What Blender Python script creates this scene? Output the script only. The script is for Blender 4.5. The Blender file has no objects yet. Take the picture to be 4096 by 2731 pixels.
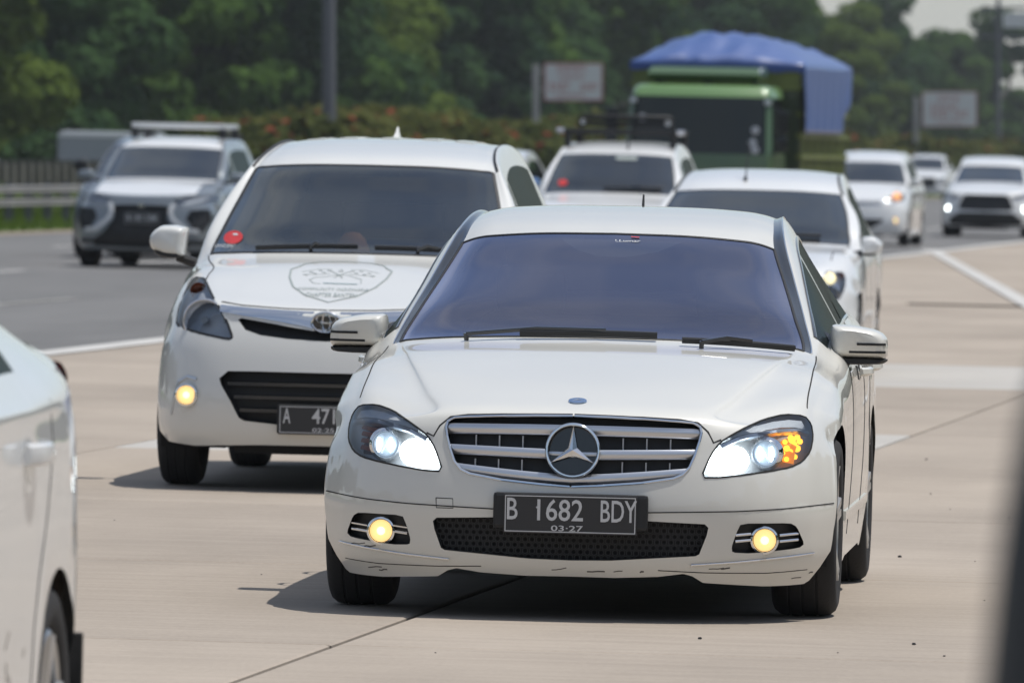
import bpy, bmesh, math, random
import numpy as np
from mathutils import Vector, Matrix
from mathutils.bvhtree import BVHTree

R = math.radians
SC = bpy.context.scene
COL = SC.collection

# ------------------------------------------------------------------ camera
FPX, HC, YH, KX = 9500.0, 1.6, 146.0, 0.022      # focal length in px of a 1024 px wide frame, eye height, road cross fall
cam_d = bpy.data.cameras.new('camera')
cam = bpy.data.objects.new('camera', cam_d); COL.objects.link(cam)
cam.location = (0, 0, HC)
cam.rotation_euler = (R(90) - math.atan((341.3 - YH) / FPX), 0, 0)
cam_d.sensor_width = 36.0
cam_d.lens = 36.0 * FPX / 1024
cam_d.clip_start = 0.5; cam_d.clip_end = 6000
cam_d.dof.use_dof = True
cam_d.dof.focus_distance = 32.6
cam_d.dof.aperture_fstop = 9.6
cam_d.dof.aperture_blades = 8
SC.camera = cam

# ------------------------------------------------------------------ sky, sun, exposure
SUN_DIR = Vector((0.36, 0.06, 1.0)).normalized()
SUN_EL = math.asin(SUN_DIR.z); SUN_AZ = math.atan2(SUN_DIR.x, SUN_DIR.y)
world = bpy.data.worlds.new("World"); SC.world = world; world.use_nodes = True
nt = world.node_tree; nt.nodes.clear()
sky = nt.nodes.new('ShaderNodeTexSky'); sky.sky_type = 'NISHITA'; sky.sun_disc = False
sky.sun_elevation = SUN_EL; sky.sun_rotation = SUN_AZ
sky.air_density = 1.0; sky.dust_density = 0.6; sky.ozone_density = 1.2; sky.altitude = 20
bg = nt.nodes.new('ShaderNodeBackground'); bg.inputs[1].default_value = 0.115
wo = nt.nodes.new('ShaderNodeOutputWorld')
# thin high cloud drifting over the whole sky
tcw = nt.nodes.new('ShaderNodeTexCoord'); mpw = nt.nodes.new('ShaderNodeMapping'); mpw.inputs['Scale'].default_value = (1.6, 1.6, 4.0)
nzw = nt.nodes.new('ShaderNodeTexNoise'); nzw.inputs['Scale'].default_value = 1.7; nzw.inputs['Detail'].default_value = 7; nzw.inputs['Roughness'].default_value = 0.55
mrw = nt.nodes.new('ShaderNodeMapRange'); mrw.inputs[1].default_value = 0.36; mrw.inputs[2].default_value = 0.72; mrw.inputs[3].default_value = 0.12; mrw.inputs[4].default_value = 0.75
mxw = nt.nodes.new('ShaderNodeMix'); mxw.data_type = 'RGBA'; mxw.inputs[7].default_value = (4.6, 4.8, 5.1, 1)
nt.links.new(tcw.outputs['Generated'], mpw.inputs[0]); nt.links.new(mpw.outputs[0], nzw.inputs['Vector']); nt.links.new(nzw.outputs['Fac'], mrw.inputs[0])
nt.links.new(mrw.outputs[0], mxw.inputs[0]); nt.links.new(sky.outputs[0], mxw.inputs[6])
nt.links.new(mxw.outputs[2], bg.inputs[0]); nt.links.new(bg.outputs[0], wo.inputs[0])
sun_d = bpy.data.lights.new('sun', 'SUN'); sun_d.energy = 3.9; sun_d.angle = R(0.55); sun_d.color = (1.0, 0.965, 0.91)
sun = bpy.data.objects.new('sun', sun_d); COL.objects.link(sun)
sun.rotation_euler = SUN_DIR.to_track_quat('Z', 'Y').to_euler()
SC.view_settings.view_transform = 'Standard'; SC.view_settings.look = 'None'
SC.view_settings.exposure = 0.0; SC.view_settings.gamma = 1.0; SC.view_settings.use_curve_mapping = False
SC.cycles.max_bounces = 8; SC.cycles.transparent_max_bounces = 12; SC.cycles.glossy_bounces = 4
SC.cycles.diffuse_bounces = 3; SC.cycles.caustics_reflective = False; SC.cycles.caustics_refractive = False
SC.cycles.use_denoising = True
SC.cycles.sample_clamp_indirect = 6.0

# ------------------------------------------------------------------ materials
MATS = {}
def mat(name, base, rough=0.5, metal=0.0, coat=0.0, coat_r=0.03, spec=0.5, emit=None, estr=0.0, var=0.0, vscale=3.0, bump=0.0, bscale=40.0):
    m = bpy.data.materials.new(name); m.use_nodes = True
    n = m.node_tree.nodes; l = m.node_tree.links; b = n['Principled BSDF']
    b.inputs['Base Color'].default_value = (*base, 1)
    b.inputs['Roughness'].default_value = rough; b.inputs['Metallic'].default_value = metal
    b.inputs['Coat Weight'].default_value = coat; b.inputs['Coat Roughness'].default_value = coat_r
    b.inputs['Specular IOR Level'].default_value = spec
    if emit: b.inputs['Emission Color'].default_value = (*emit, 1); b.inputs['Emission Strength'].default_value = estr
    if var > 0 or bump > 0:
        tc = n.new('ShaderNodeTexCoord')
    if var > 0:
        nz = n.new('ShaderNodeTexNoise'); nz.inputs['Scale'].default_value = vscale; nz.inputs['Detail'].default_value = 6
        nz.inputs['Roughness'].default_value = 0.6
        l.new(tc.outputs['Object'], nz.inputs['Vector'])
        mr = n.new('ShaderNodeMapRange'); mr.inputs[1].default_value = 0.3; mr.inputs[2].default_value = 0.7
        mr.inputs[3].default_value = 1 - var; mr.inputs[4].default_value = 1 + var * 0.4
        l.new(nz.outputs['Fac'], mr.inputs[0])
        mx = n.new('ShaderNodeMix'); mx.data_type = 'RGBA'; mx.blend_type = 'MULTIPLY'; mx.inputs[0].default_value = 1
        mx.inputs[6].default_value = (*base, 1)
        cb = n.new('ShaderNodeCombineColor')
        for k in range(3): l.new(mr.outputs[0], cb.inputs[k])
        l.new(cb.outputs[0], mx.inputs[7]); l.new(mx.outputs[2], b.inputs['Base Color'])
    if bump > 0:
        nb = n.new('ShaderNodeTexNoise'); nb.inputs['Scale'].default_value = bscale; nb.inputs['Detail'].default_value = 4
        l.new(tc.outputs['Object'], nb.inputs['Vector'])
        bp = n.new('ShaderNodeBump'); bp.inputs['Strength'].default_value = bump; bp.inputs['Distance'].default_value = 0.01
        l.new(nb.outputs['Fac'], bp.inputs['Height']); l.new(bp.outputs[0], b.inputs['Normal'])
    MATS[name] = m
    return m

def glass_mat(name, tint, ior=1.5, boost=1.0, rough=0.01, col=(1, 1, 1)):
    """thin tinted pane: part of the light goes straight through, tinted, the rest mirrors"""
    m = bpy.data.materials.new(name); m.use_nodes = True
    n = m.node_tree.nodes; l = m.node_tree.links; n.clear()
    o = n.new('ShaderNodeOutputMaterial'); tr = n.new('ShaderNodeBsdfTransparent'); gl = n.new('ShaderNodeBsdfGlossy')
    tr.inputs[0].default_value = (*tint, 1); gl.inputs['Roughness'].default_value = rough
    gl.inputs[0].default_value = (*col, 1)
    fr = n.new('ShaderNodeFresnel'); fr.inputs[0].default_value = ior
    ml = n.new('ShaderNodeMath'); ml.operation = 'MULTIPLY'; ml.inputs[1].default_value = boost; ml.use_clamp = True
    mx = n.new('ShaderNodeMixShader')
    l.new(fr.outputs[0], ml.inputs[0]); l.new(ml.outputs[0], mx.inputs[0]); l.new(tr.outputs[0], mx.inputs[1])
    l.new(gl.outputs[0], mx.inputs[2]); l.new(mx.outputs[0], o.inputs[0])
    MATS[name] = m
    return m

def capped_glass(name, base, boost, cap, col):
    """opaque dark pane: the mirror part is capped to dim the mirrored sky"""
    m = bpy.data.materials.new(name); m.use_nodes = True
    n = m.node_tree.nodes; l = m.node_tree.links; n.clear()
    o = n.new('ShaderNodeOutputMaterial'); d = n.new('ShaderNodeBsdfDiffuse'); g = n.new('ShaderNodeBsdfGlossy')
    d.inputs[0].default_value = (*base, 1); g.inputs[0].default_value = (*col, 1); g.inputs['Roughness'].default_value = 0.02
    fr = n.new('ShaderNodeFresnel'); fr.inputs[0].default_value = 1.52
    ml = n.new('ShaderNodeMath'); ml.operation = 'MULTIPLY'; ml.inputs[1].default_value = boost
    mn = n.new('ShaderNodeMath'); mn.operation = 'MINIMUM'; mn.inputs[1].default_value = cap
    mx = n.new('ShaderNodeMixShader')
    l.new(fr.outputs[0], ml.inputs[0]); l.new(ml.outputs[0], mn.inputs[0]); l.new(mn.outputs[0], mx.inputs[0])
    l.new(d.outputs[0], mx.inputs[1]); l.new(g.outputs[0], mx.inputs[2]); l.new(mx.outputs[0], o.inputs[0])
    MATS[name] = m
    return m

def world_tex_mat(name, c1, c2, rough=0.9, scales=((0.35, 0.35), (6, 40)), bump=0.25, fine=60.0, rnd=0.0, stain=None):
    """road surfaces: colour from world position, so neighbouring slabs never repeat"""
    m = bpy.data.materials.new(name); m.use_nodes = True
    n = m.node_tree.nodes; l = m.node_tree.links; b = n['Principled BSDF']
    b.inputs['Roughness'].default_value = rough
    ge = n.new('ShaderNodeNewGeometry')
    vr = n.new('ShaderNodeVectorRotate'); vr.rotation_type = 'Z_AXIS'; vr.inputs['Angle'].default_value = R(6.8)
    l.new(ge.outputs['Position'], vr.inputs['Vector'])
    outs = []
    for (sx, sy), det in zip(scales, (5, 4)):
        mp = n.new('ShaderNodeMapping'); mp.inputs['Scale'].default_value = (sx, sy, 1)
        l.new(vr.outputs[0], mp.inputs[0])
        nz = n.new('ShaderNodeTexNoise'); nz.inputs['Scale'].default_value = 1; nz.inputs['Detail'].default_value = det
        nz.inputs['Roughness'].default_value = 0.62
        l.new(mp.outputs[0], nz.inputs['Vector']); outs.append(nz.outputs['Fac'])
    nf = n.new('ShaderNodeTexNoise'); nf.inputs['Scale'].default_value = fine; nf.inputs['Detail'].default_value = 3
    l.new(vr.outputs[0], nf.inputs['Vector'])
    a1 = n.new('ShaderNodeMath'); a1.operation = 'MULTIPLY_ADD'; a1.inputs[1].default_value = 0.55
    l.new(outs[0], a1.inputs[0])
    a2 = n.new('ShaderNodeMath'); a2.operation = 'MULTIPLY'; a2.inputs[1].default_value = 0.3
    l.new(outs[1], a2.inputs[0]); l.new(a2.outputs[0], a1.inputs[2])
    a3 = n.new('ShaderNodeMath'); a3.operation = 'MULTIPLY_ADD'; a3.inputs[1].default_value = 0.30
    l.new(nf.outputs['Fac'], a3.inputs[0]); l.new(a1.outputs[0], a3.inputs[2])
    last = a3.outputs[0]
    if rnd > 0:
        oi = n.new('ShaderNodeObjectInfo')
        a4 = n.new('ShaderNodeMath'); a4.operation = 'MULTIPLY_ADD'; a4.inputs[1].default_value = rnd
        l.new(oi.outputs['Random'], a4.inputs[0]); l.new(last, a4.inputs[2]); last = a4.outputs[0]
    cr = n.new('ShaderNodeValToRGB')
    cr.color_ramp.elements[0].position = 0.42; cr.color_ramp.elements[0].color = (*c1, 1)
    cr.color_ramp.elements[1].position = 0.72 + rnd * 0.6; cr.color_ramp.elements[1].color = (*c2, 1)
    l.new(last, cr.inputs[0]); l.new(cr.outputs[0], b.inputs['Base Color'])
    bp = n.new('ShaderNodeBump'); bp.inputs['Strength'].default_value = bump; bp.inputs['Distance'].default_value = 0.006
    l.new(a3.outputs[0], bp.inputs['Height']); l.new(bp.outputs[0], b.inputs['Normal'])
    MATS[name] = m
    return m

def leaf_mat(name, c1, c2, trans=0.35):
    m = bpy.data.materials.new(name); m.use_nodes = True
    n = m.node_tree.nodes; l = m.node_tree.links; n.clear()
    o = n.new('ShaderNodeOutputMaterial'); d = n.new('ShaderNodeBsdfDiffuse'); t = n.new('ShaderNodeBsdfTranslucent')
    g = n.new('ShaderNodeBsdfGlossy'); g.inputs['Roughness'].default_value = 0.45
    ge = n.new('ShaderNodeNewGeometry'); oi = n.new('ShaderNodeObjectInfo')
    nz = n.new('ShaderNodeTexNoise'); nz.inputs['Scale'].default_value = 0.55; nz.inputs['Detail'].default_value = 3
    l.new(ge.outputs['Position'], nz.inputs['Vector'])
    ad = n.new('ShaderNodeMath'); ad.operation = 'MULTIPLY_ADD'; ad.inputs[1].default_value = 0.35
    l.new(oi.outputs['Random'], ad.inputs[0]); l.new(nz.outputs['Fac'], ad.inputs[2])
    ad2 = n.new('ShaderNodeMath'); ad2.operation = 'MULTIPLY_ADD'; ad2.inputs[1].default_value = 0.25
    l.new(ge.outputs['Random Per Island'], ad2.inputs[0]); l.new(ad.outputs[0], ad2.inputs[2])
    cr = n.new('ShaderNodeValToRGB'); cr.color_ramp.elements[0].position = 0.45; cr.color_ramp.elements[1].position = 1.05
    cr.color_ramp.elements[0].color = (*c1, 1); cr.color_ramp.elements[1].color = (*c2, 1)
    l.new(ad2.outputs[0], cr.inputs[0]); l.new(cr.outputs[0], d.inputs[0]); l.new(cr.outputs[0], t.inputs[0])
    m1 = n.new('ShaderNodeMixShader'); m1.inputs[0].default_value = trans
    l.new(d.outputs[0], m1.inputs[1]); l.new(t.outputs[0], m1.inputs[2])
    m2 = n.new('ShaderNodeMixShader'); m2.inputs[0].default_value = 0.0
    l.new(m1.outputs[0], m2.inputs[1]); l.new(g.outputs[0], m2.inputs[2]); l.new(m2.outputs[0], o.inputs[0])
    MATS[name] = m
    return m

WHITE = mat('white_paint', (0.70, 0.70, 0.67), 0.38, coat=1.0, coat_r=0.02, var=0.02, vscale=1.3)
WHITE2 = mat('cool_white_paint', (0.72, 0.73, 0.73), 0.36, coat=1.0, coat_r=0.02, var=0.02, vscale=1.1)
CREAM = mat('cream_white_paint', (0.68, 0.67, 0.62), 0.4, coat=1.0, coat_r=0.02, var=0.03, vscale=1.6)
SILVER = mat('grey_silver_paint', (0.20, 0.225, 0.245), 0.3, metal=0.4, coat=1.0)
PALE = mat('pale_pearl_paint', (0.60, 0.61, 0.62), 0.35, coat=1.0)
DARKP = mat('dark_blue_grey_paint', (0.045, 0.055, 0.07), 0.35, coat=1.0)
BLACK = mat('black_plastic', (0.012, 0.013, 0.015), 0.55, var=0.2, vscale=8)
GLOSSB = mat('gloss_black_trim', (0.012, 0.014, 0.018), 0.12, coat=0.6)
GAP = mat('panel_gap_shadow', (0.02, 0.02, 0.02), 0.9)
UNDER = mat('underbody_dark', (0.012, 0.012, 0.013), 0.9)
RUBBER = mat('tyre_rubber', (0.018, 0.018, 0.019), 0.85, bump=0.2, bscale=60)
CHROME = mat('chrome', (0.75, 0.77, 0.80), 0.10, metal=1.0)
SATIN = mat('satin_silver', (0.62, 0.64, 0.68), 0.28, metal=0.9)
DCHROME = mat('lamp_housing', (0.50, 0.52, 0.55), 0.4, metal=0.2)
ALLOY = mat('alloy_wheel', (0.50, 0.51, 0.52), 0.3, metal=0.85)
PLATE = mat('plate_black', (0.028, 0.028, 0.030), 0.45)
INK = mat('plate_white_ink', (0.62, 0.63, 0.64), 0.5)
GREYINK = mat('decal_grey_green', (0.27, 0.31, 0.30), 0.5)
TEALINK = mat('decal_teal', (0.10, 0.22, 0.24), 0.5)
REDST = mat('red_sticker', (0.55, 0.035, 0.035), 0.5)
REDLENS = mat('red_lamp_lens', (0.16, 0.004, 0.012), 0.15, coat=1.0)
AMBERL = mat('amber_reflector', (0.30, 0.07, 0.02), 0.3, coat=0.5)
HEADL = mat('lit_headlight', (1, 1, 1), 0.3, emit=(0.93, 1.0, 0.98), estr=7.0)
PROJL = mat('lit_projector', (0.4, 0.5, 0.6), 0.05, emit=(0.62, 0.80, 1.0), estr=0.55)
AMBER = mat('lit_amber_led', (1, 0.4, 0.02), 0.3, emit=(1.0, 0.42, 0.03), estr=2.6)
AMBERD = mat('amber_lamp_chamber', (0.5, 0.15, 0.02), 0.3, emit=(1.0, 0.30, 0.02), estr=0.75)
FOG = mat('lit_fog_lamp', (1, 0.8, 0.4), 0.25, emit=(1.0, 0.62, 0.22), estr=1.15)
WARMHOT = mat('warm_white_glow', (1, 0.9, 0.5), 0.25, emit=(1.0, 0.86, 0.50), estr=1.6)
WGLASS = glass_mat('windshield_glass', (0.33, 0.34, 0.35), 1.55, 2.3, col=(.88, .92, .92))
FILMG = glass_mat('blue_film_windshield_glass', (0.36, 0.37, 0.42), 1.55, 2.6, col=(.78, .78, .95))
DGLASS = capped_glass('dark_tinted_glass', (0.012, 0.014, 0.016), 2.0, 0.34, (.92, .97, 1.0))
SGLASS = capped_glass('dark_side_glass', (0.010, 0.012, 0.012), 1.0, 0.13, (.9, 1.0, .95))  # low cap: a dark reflection is put into the glass itself
LENS = glass_mat('clear_lamp_lens', (0.90, 0.92, 0.94), 1.5, 1.0)
INTER = mat('cabin_dark_fabric', (0.11, 0.11, 0.12), 0.85)
DASH = mat('dashboard_plastic', (0.055, 0.055, 0.062), 0.7)
ORANGE = mat('tan_orange_cloth', (0.80, 0.36, 0.16), 0.8)
CONC = world_tex_mat('concrete_road_surface', (0.240, 0.202, 0.164), (0.395, 0.337, 0.277), scales=((0.5, 0.22), (0.8, 9.0)), rnd=0.10)
CONCL = world_tex_mat('pale_concrete_surface', (0.37, 0.35, 0.32), (0.46, 0.44, 0.41), scales=((0.5, 0.22), (0.8, 9.0)))
ASPH = world_tex_mat('asphalt_surface', (0.105, 0.104, 0.103), (0.170, 0.167, 0.164), scales=((0.6, 0.06), (1.5, 1.5)))
JOINT = world_tex_mat('joint_sealant', (0.13, 0.118, 0.10), (0.20, 0.18, 0.155))
SOIL = world_tex_mat('dry_shoulder_soil', (0.20, 0.15, 0.11), (0.30, 0.24, 0.18))
GRASSG = world_tex_mat('grass_ground', (0.045, 0.075, 0.018), (0.10, 0.15, 0.03), scales=((0.5, 0.5), (3, 3)))
LINE = world_tex_mat('white_road_paint', (0.40, 0.39, 0.37), (0.56, 0.55, 0.53), scales=((0.8, 0.5), (4, 4)))
GALV = mat('galvanised_steel', (0.42, 0.40, 0.39), 0.5, metal=0.35, var=0.25, vscale=1.0)
FENCEC = mat('weathered_concrete_fence', (0.13, 0.125, 0.105), 0.9, var=0.35, vscale=2.0)
POLEM = mat('dull_grey_pole', (0.13, 0.135, 0.15), 0.6, metal=0.3)
BARK = mat('bark', (0.07, 0.055, 0.042), 0.95, var=0.3)
LEAF_A = leaf_mat('leaves_mid_green', (0.018, 0.046, 0.018), (0.085, 0.150, 0.036))
LEAF_B = leaf_mat('leaves_yellow_green', (0.032, 0.062, 0.018), (0.125, 0.180, 0.038))
LEAF_C = leaf_mat('leaves_dark_green', (0.012, 0.032, 0.020), (0.060, 0.115, 0.040))
LEAF_H = leaf_mat('oleander_leaves', (0.045, 0.065, 0.022), (0.13, 0.14, 0.045))
FLOWER = leaf_mat('oleander_blossom', (0.15, 0.03, 0.022), (0.27, 0.075, 0.045), 0.2)
GBLADE = leaf_mat('grass_blades', (0.06, 0.11, 0.02), (0.16, 0.23, 0.04))
SIGNF = mat('sign_face', (0.66, 0.66, 0.67), 0.5)
SIGNR = mat('sign_red_print', (0.50, 0.17, 0.17), 0.5)
TARP = mat('blue_tarpaulin', (0.020, 0.075, 0.28), 0.45, spec=1.0, coat=0.7, coat_r=0.38, bump=0.5, bscale=5)
TRUCKG = mat('truck_green_paint', (0.055, 0.11, 0.04), 0.35, coat=0.8)
TRUCKY = mat('truck_yellow_green_paint', (0.15, 0.19, 0.04), 0.5, coat=0.3, var=0.3, vscale=3)
TRUCKD = mat('truck_dark_green_paint', (0.022, 0.04, 0.014), 0.45, coat=0.4)

# ------------------------------------------------------------------ object helpers
def tag(o, label=None, cat=None, group=None, kind=None):
    if label: o['label'] = label
    if cat: o['category'] = cat
    if group: o['group'] = group
    if kind: o['kind'] = kind
    return o
def empty(name, M=None, label=None, cat=None, group=None):
    o = bpy.data.objects.new(name, None); COL.objects.link(o); o.empty_display_size = 0.2
    if M is not None: o.matrix_world = M
    return tag(o, label, cat, group)
def obj(name, mesh, m, parent=None, kind=None):
    if m is not None and len(mesh.materials) == 0: mesh.materials.append(m)
    o = bpy.data.objects.new(name, mesh); COL.objects.link(o)
    if parent is not None: o.parent = parent
    if kind: o['kind'] = kind
    return o
def copy_tree(o, parent=None):
    c = o.copy(); COL.objects.link(c); c.parent = parent
    for ch in list(o.children): copy_tree(ch, c)
    return c
class MB:
    """collects vertices and faces of one mesh"""
    def __init__(s): s.v = []; s.f = []; s.mi = []
    def add(s, vs, fs):
        k = len(s.v); s.v += [tuple(p) for p in vs]; s.f += [tuple(i + k for i in f) for f in fs]
    def box(s, x0, x1, y0, y1, z0, z1, M=None):
        vs = [Vector((x, y, z)) for x in (x0, x1) for y in (y0, y1) for z in (z0, z1)]
        if M is not None: vs = [M @ v for v in vs]
        s.add(vs, [(0, 1, 3, 2), (4, 6, 7, 5), (0, 4, 5, 1), (2, 3, 7, 6), (0, 2, 6, 4), (1, 5, 7, 3)])
    def tube(s, pts, rad, seg=8, cap=True):
        pts = [Vector(p) for p in pts]; n = len(pts)
        rad = rad if isinstance(rad, (list, tuple)) else [rad] * n
        rings = []; up = Vector((0.13, 0.21, 1)).normalized()
        for i, p in enumerate(pts):
            t = (pts[min(i + 1, n - 1)] - pts[max(i - 1, 0)]).normalized()
            a = t.cross(up)
            if a.length < 0.05: a = t.cross(Vector((1, 0, 0)))
            a.normalize(); b = t.cross(a)
            rings.append([p + rad[i] * (math.cos(2 * math.pi * k / seg) * a + math.sin(2 * math.pi * k / seg) * b) for k in range(seg)])
        s.loft(rings, cap)
    def loft(s, rings, cap=True, closed=True):
        m = len(rings[0]); vs = [p for r in rings for p in r]; fs = []
        for i in range(len(rings) - 1):
            for k in range(m if closed else m - 1):
                a = i * m + k; b = i * m + (k + 1) % m
                fs.append((a, b, b + m, a + m))
        if cap and closed:
            fs.append(tuple(range(m - 1, -1, -1))); fs.append(tuple((len(rings) - 1) * m + k for k in range(m)))
        s.add(vs, fs)
    def lathe(s, prof, c=(0, 0, 0), axis='x', seg=24, close=False):
        """profile of (r, h) turned round an axis through c"""
        c = Vector(c); rings = []
        for k in range(seg):
            a = 2 * math.pi * k / seg; ca, sa = math.cos(a), math.sin(a)
            rr = []
            for r, h in prof:
                if axis == 'x': rr.append(c + Vector((h, r * ca, r * sa)))
                elif axis == 'y': rr.append(c + Vector((r * ca, h, r * sa)))
                else: rr.append(c + Vector((r * ca, r * sa, h)))
            rings.append(rr)
        m = len(prof); vs = [p for r in rings for p in r]; fs = []
        for i in range(seg):
            j = (i + 1) % seg
            for k in range(m if close else m - 1):
                k2 = (k + 1) % m
                fs.append((i * m + k, j * m + k, j * m + k2, i * m + k2))
        s.add(vs, fs)
    def mesh(s, name, smooth=False, bevel=0):
        me = bpy.data.meshes.new(name); me.from_pydata(s.v, [], s.f)
        if smooth or bevel:
            bm = bmesh.new(); bm.from_mesh(me)
            bmesh.ops.remove_doubles(bm, verts=bm.verts, dist=1e-5)
            if bevel:
                bmesh.ops.bevel(bm, geom=[e for e in bm.edges if e.calc_face_angle(0) > 0.5], offset=bevel, segments=2, affect='EDGES', profile=0.6)
            bmesh.ops.recalc_face_normals(bm, faces=bm.faces)
            bm.to_mesh(me); bm.free()
        if smooth:
            me.shade_smooth() if hasattr(me, 'shade_smooth') else me.polygons.foreach_set('use_smooth', [True] * len(me.polygons))
            try: me.set_sharp_from_angle(angle=R(40))
            except Exception: pass
        return me
def part(name, mb, m, parent, smooth=False, bevel=0, kind=None):
    return obj(name, mb.mesh(name, smooth, bevel), m, parent, kind)
def text_part(name, body, size, loc, parent, m, sx=1.0, rot=(R(90), 0, 0), extrude=0.0015, align='CENTER', spacing=1.0, offset=0.0, fit=None):
    cu = bpy.data.curves.new(name, 'FONT'); cu.body = body; cu.size = size; cu.extrude = extrude
    cu.align_x = align; cu.align_y = 'CENTER'; cu.space_character = spacing; cu.offset = offset
    cu.resolution_u = 3
    o = bpy.data.objects.new(name, cu); COL.objects.link(o); o.parent = parent
    me = bpy.data.meshes.new_from_object(o)          # plain mesh, so the lettering has its own mask
    bpy.data.objects.remove(o); bpy.data.curves.remove(cu)
    me.materials.clear()
    o = obj(name, me, m, parent)
    o.location = loc; o.rotation_euler = rot; o.scale = (sx, 1, 1)
    if fit:                                          # (width, height) of the whole word, centred
        xs = [v.co.x for v in me.vertices]; ys = [v.co.y for v in me.vertices]
        cx, cy = (min(xs) + max(xs)) / 2, (min(ys) + max(ys)) / 2
        for v in me.vertices: v.co.x -= cx; v.co.y -= cy
        o.scale = (fit[0] / (max(xs) - min(xs)), fit[1] / (max(ys) - min(ys)), 1)
    return o

# road frame: u along the road, v to the right of the asphalt / concrete seam
RA = math.atan(0.119); CA, SA = math.cos(RA), math.sin(RA)
def road(u, v, z=0.0):
    x = -11.73 + u * SA + v * CA; y = u * CA - v * SA
    return (x, y, z - KX * x)
def strip_mesh(name, u0, u1, v0, v1, z, m, kind='structure', step=20, parent=None, top=None):
    mb = MB(); n = max(1, int((u1 - u0) / step)); rings = []
    for i in range(n + 1):
        u = u0 + (u1 - u0) * i / n
        a, b = road(u, v0, z), road(u, v1, z)
        rings.append([a, b])
    mb.loft(rings, closed=False)
    o = part(name, mb, m, parent)
    if kind and parent is None: o['kind'] = kind
    return o
def ground_matrix(x, y, yaw):
    a = R(yaw)
    lx = Vector((math.cos(a), -math.sin(a), -KX * math.cos(a))); ly = Vector((math.sin(a), math.cos(a), -KX * math.sin(a)))
    lx.normalize(); lz = lx.cross(ly).normalized(); ly = lz.cross(lx)
    M = Matrix((lx, ly, lz)).transposed().to_4x4(); M.translation = Vector((x, y, -KX * x))
    return M

# ------------------------------------------------------------------ ground, road, markings
mb = MB()
def gpt(x, y, z): return (x, y, z - KX * x)
mb.add([gpt(-1500, -40, -0.06), gpt(1500, -40, -0.06), gpt(1500, 3000, -0.06), gpt(-1500, 3000, -0.06)], [(0, 1, 2, 3)])
part('ground', mb, GRASSG, None, kind='structure')
strip_mesh('road_base', -20, 900, 0.0, 22, -0.022, JOINT)
asphalt = strip_mesh('asphalt_road', -20, 1500, -14.3, -0.02, 0.0, ASPH)
strip_mesh('road_shoulder', -20, 1500, -15.0, -14.31, 0.004, SOIL)
strip_mesh('opposite_carriageway', -20, 1500, -37, -22, 0.0, ASPH)
conc = tag(bpy.data.objects.new('concrete_road', None), kind='structure'); COL.objects.link(conc)
lanes_v = [(0.02, 3.78), (3.78, 7.51), (7.51, 11.24), (11.24, 14.97), (14.97, 18.7)]
cuts_u = [14.2, 19.9, 25.6, 31.35, 37.0, 42.8, 49.9, 55.5, 61.1, 66.7, 73.8, 79.5, 85.2, 91, 96.8, 102.6]
for li, (v0, v1) in enumerate(lanes_v):
    for i in range(len(cuts_u) - 1):
        u0, u1 = cuts_u[i], cuts_u[i + 1]
        du = 0.0 if li in (1, 2) else (1.3 if li == 0 else -0.9)
        u0 += du + v0 * 0.0; u1 += du
        g = 0.010; gu = 0.022
        mb = MB()
        zt = 0.0
        vs = [road(u, v, z) for (u, v) in ((u0 + gu, v0 + g), (u1 - gu, v0 + g), (u1 - gu, v1 - g), (u0 + gu, v1 - g)) for z in (-0.02, zt - 0.004)]
        ins = [road(u, v, zt) for (u, v) in ((u0 + gu + .012, v0 + g + .012), (u1 - gu - .012, v0 + g + .012), (u1 - gu - .012, v1 - g - .012), (u0 + gu + .012, v1 - g - .012))]
        b, t = [0, 2, 4, 6], [1, 3, 5, 7]
        fs = [(b[k], t[k], t[(k + 1) % 4], b[(k + 1) % 4]) for k in range(4)] + [(t[k], 8 + k, 8 + (k + 1) % 4, t[(k + 1) % 4]) for k in range(4)] + [(8, 11, 10, 9)]
        mb.add(vs + ins, fs)
        pale = li == 1 and (i in (6, 9))
        part('slab', mb, CONCL if pale else CONC, conc)
far = strip_mesh('slab_far', 103.9, 900, 0.02, 22, -0.002, CONC, parent=conc)
strip_mesh('slab_near', -20, 14.0, 0.02, 18.7, -0.004, CONC, parent=conc)
# white markings, raised 4 mm over the asphalt, 8 mm over the slabs
mark = tag(bpy.data.objects.new('road_markings', None), kind='structure'); COL.objects.link(mark)
strip_mesh('edge_line', 30, 1200, -0.13, 0.15, 0.008, LINE, parent=mark)
def lane_dash(u0, u1, v, w=0.14):
    strip_mesh('lane_dash', u0, u1, v - w / 2, v + w / 2, 0.005, LINE, parent=mark)
for k in range(18):
    lane_dash(76 + 13.0 * k, 81 + 13.0 * k + 12 * 0, -3.72)
    lane_dash(81.5 + 13.0 * k, 86.5 + 13.0 * k, -7.4)
    lane_dash(71.5 + 13 * k, 76.5 + 13 * k, -11.1)
lane_dash(89.6, 94.0, -3.72)
mb = MB(); rings = []
for i in range(24):
    y = 62 + (160 - 62) * i / 23
    x = 7.06 - (160 - y) * 0.0257
    w = 0.11 if y < 156 else 0.2
    rings.append([gpt(x - w, y, 0.0125), gpt(x + w, y, 0.0125)])
mb.loft(rings, closed=False); part('gore_line', mb, LINE, mark)

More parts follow.
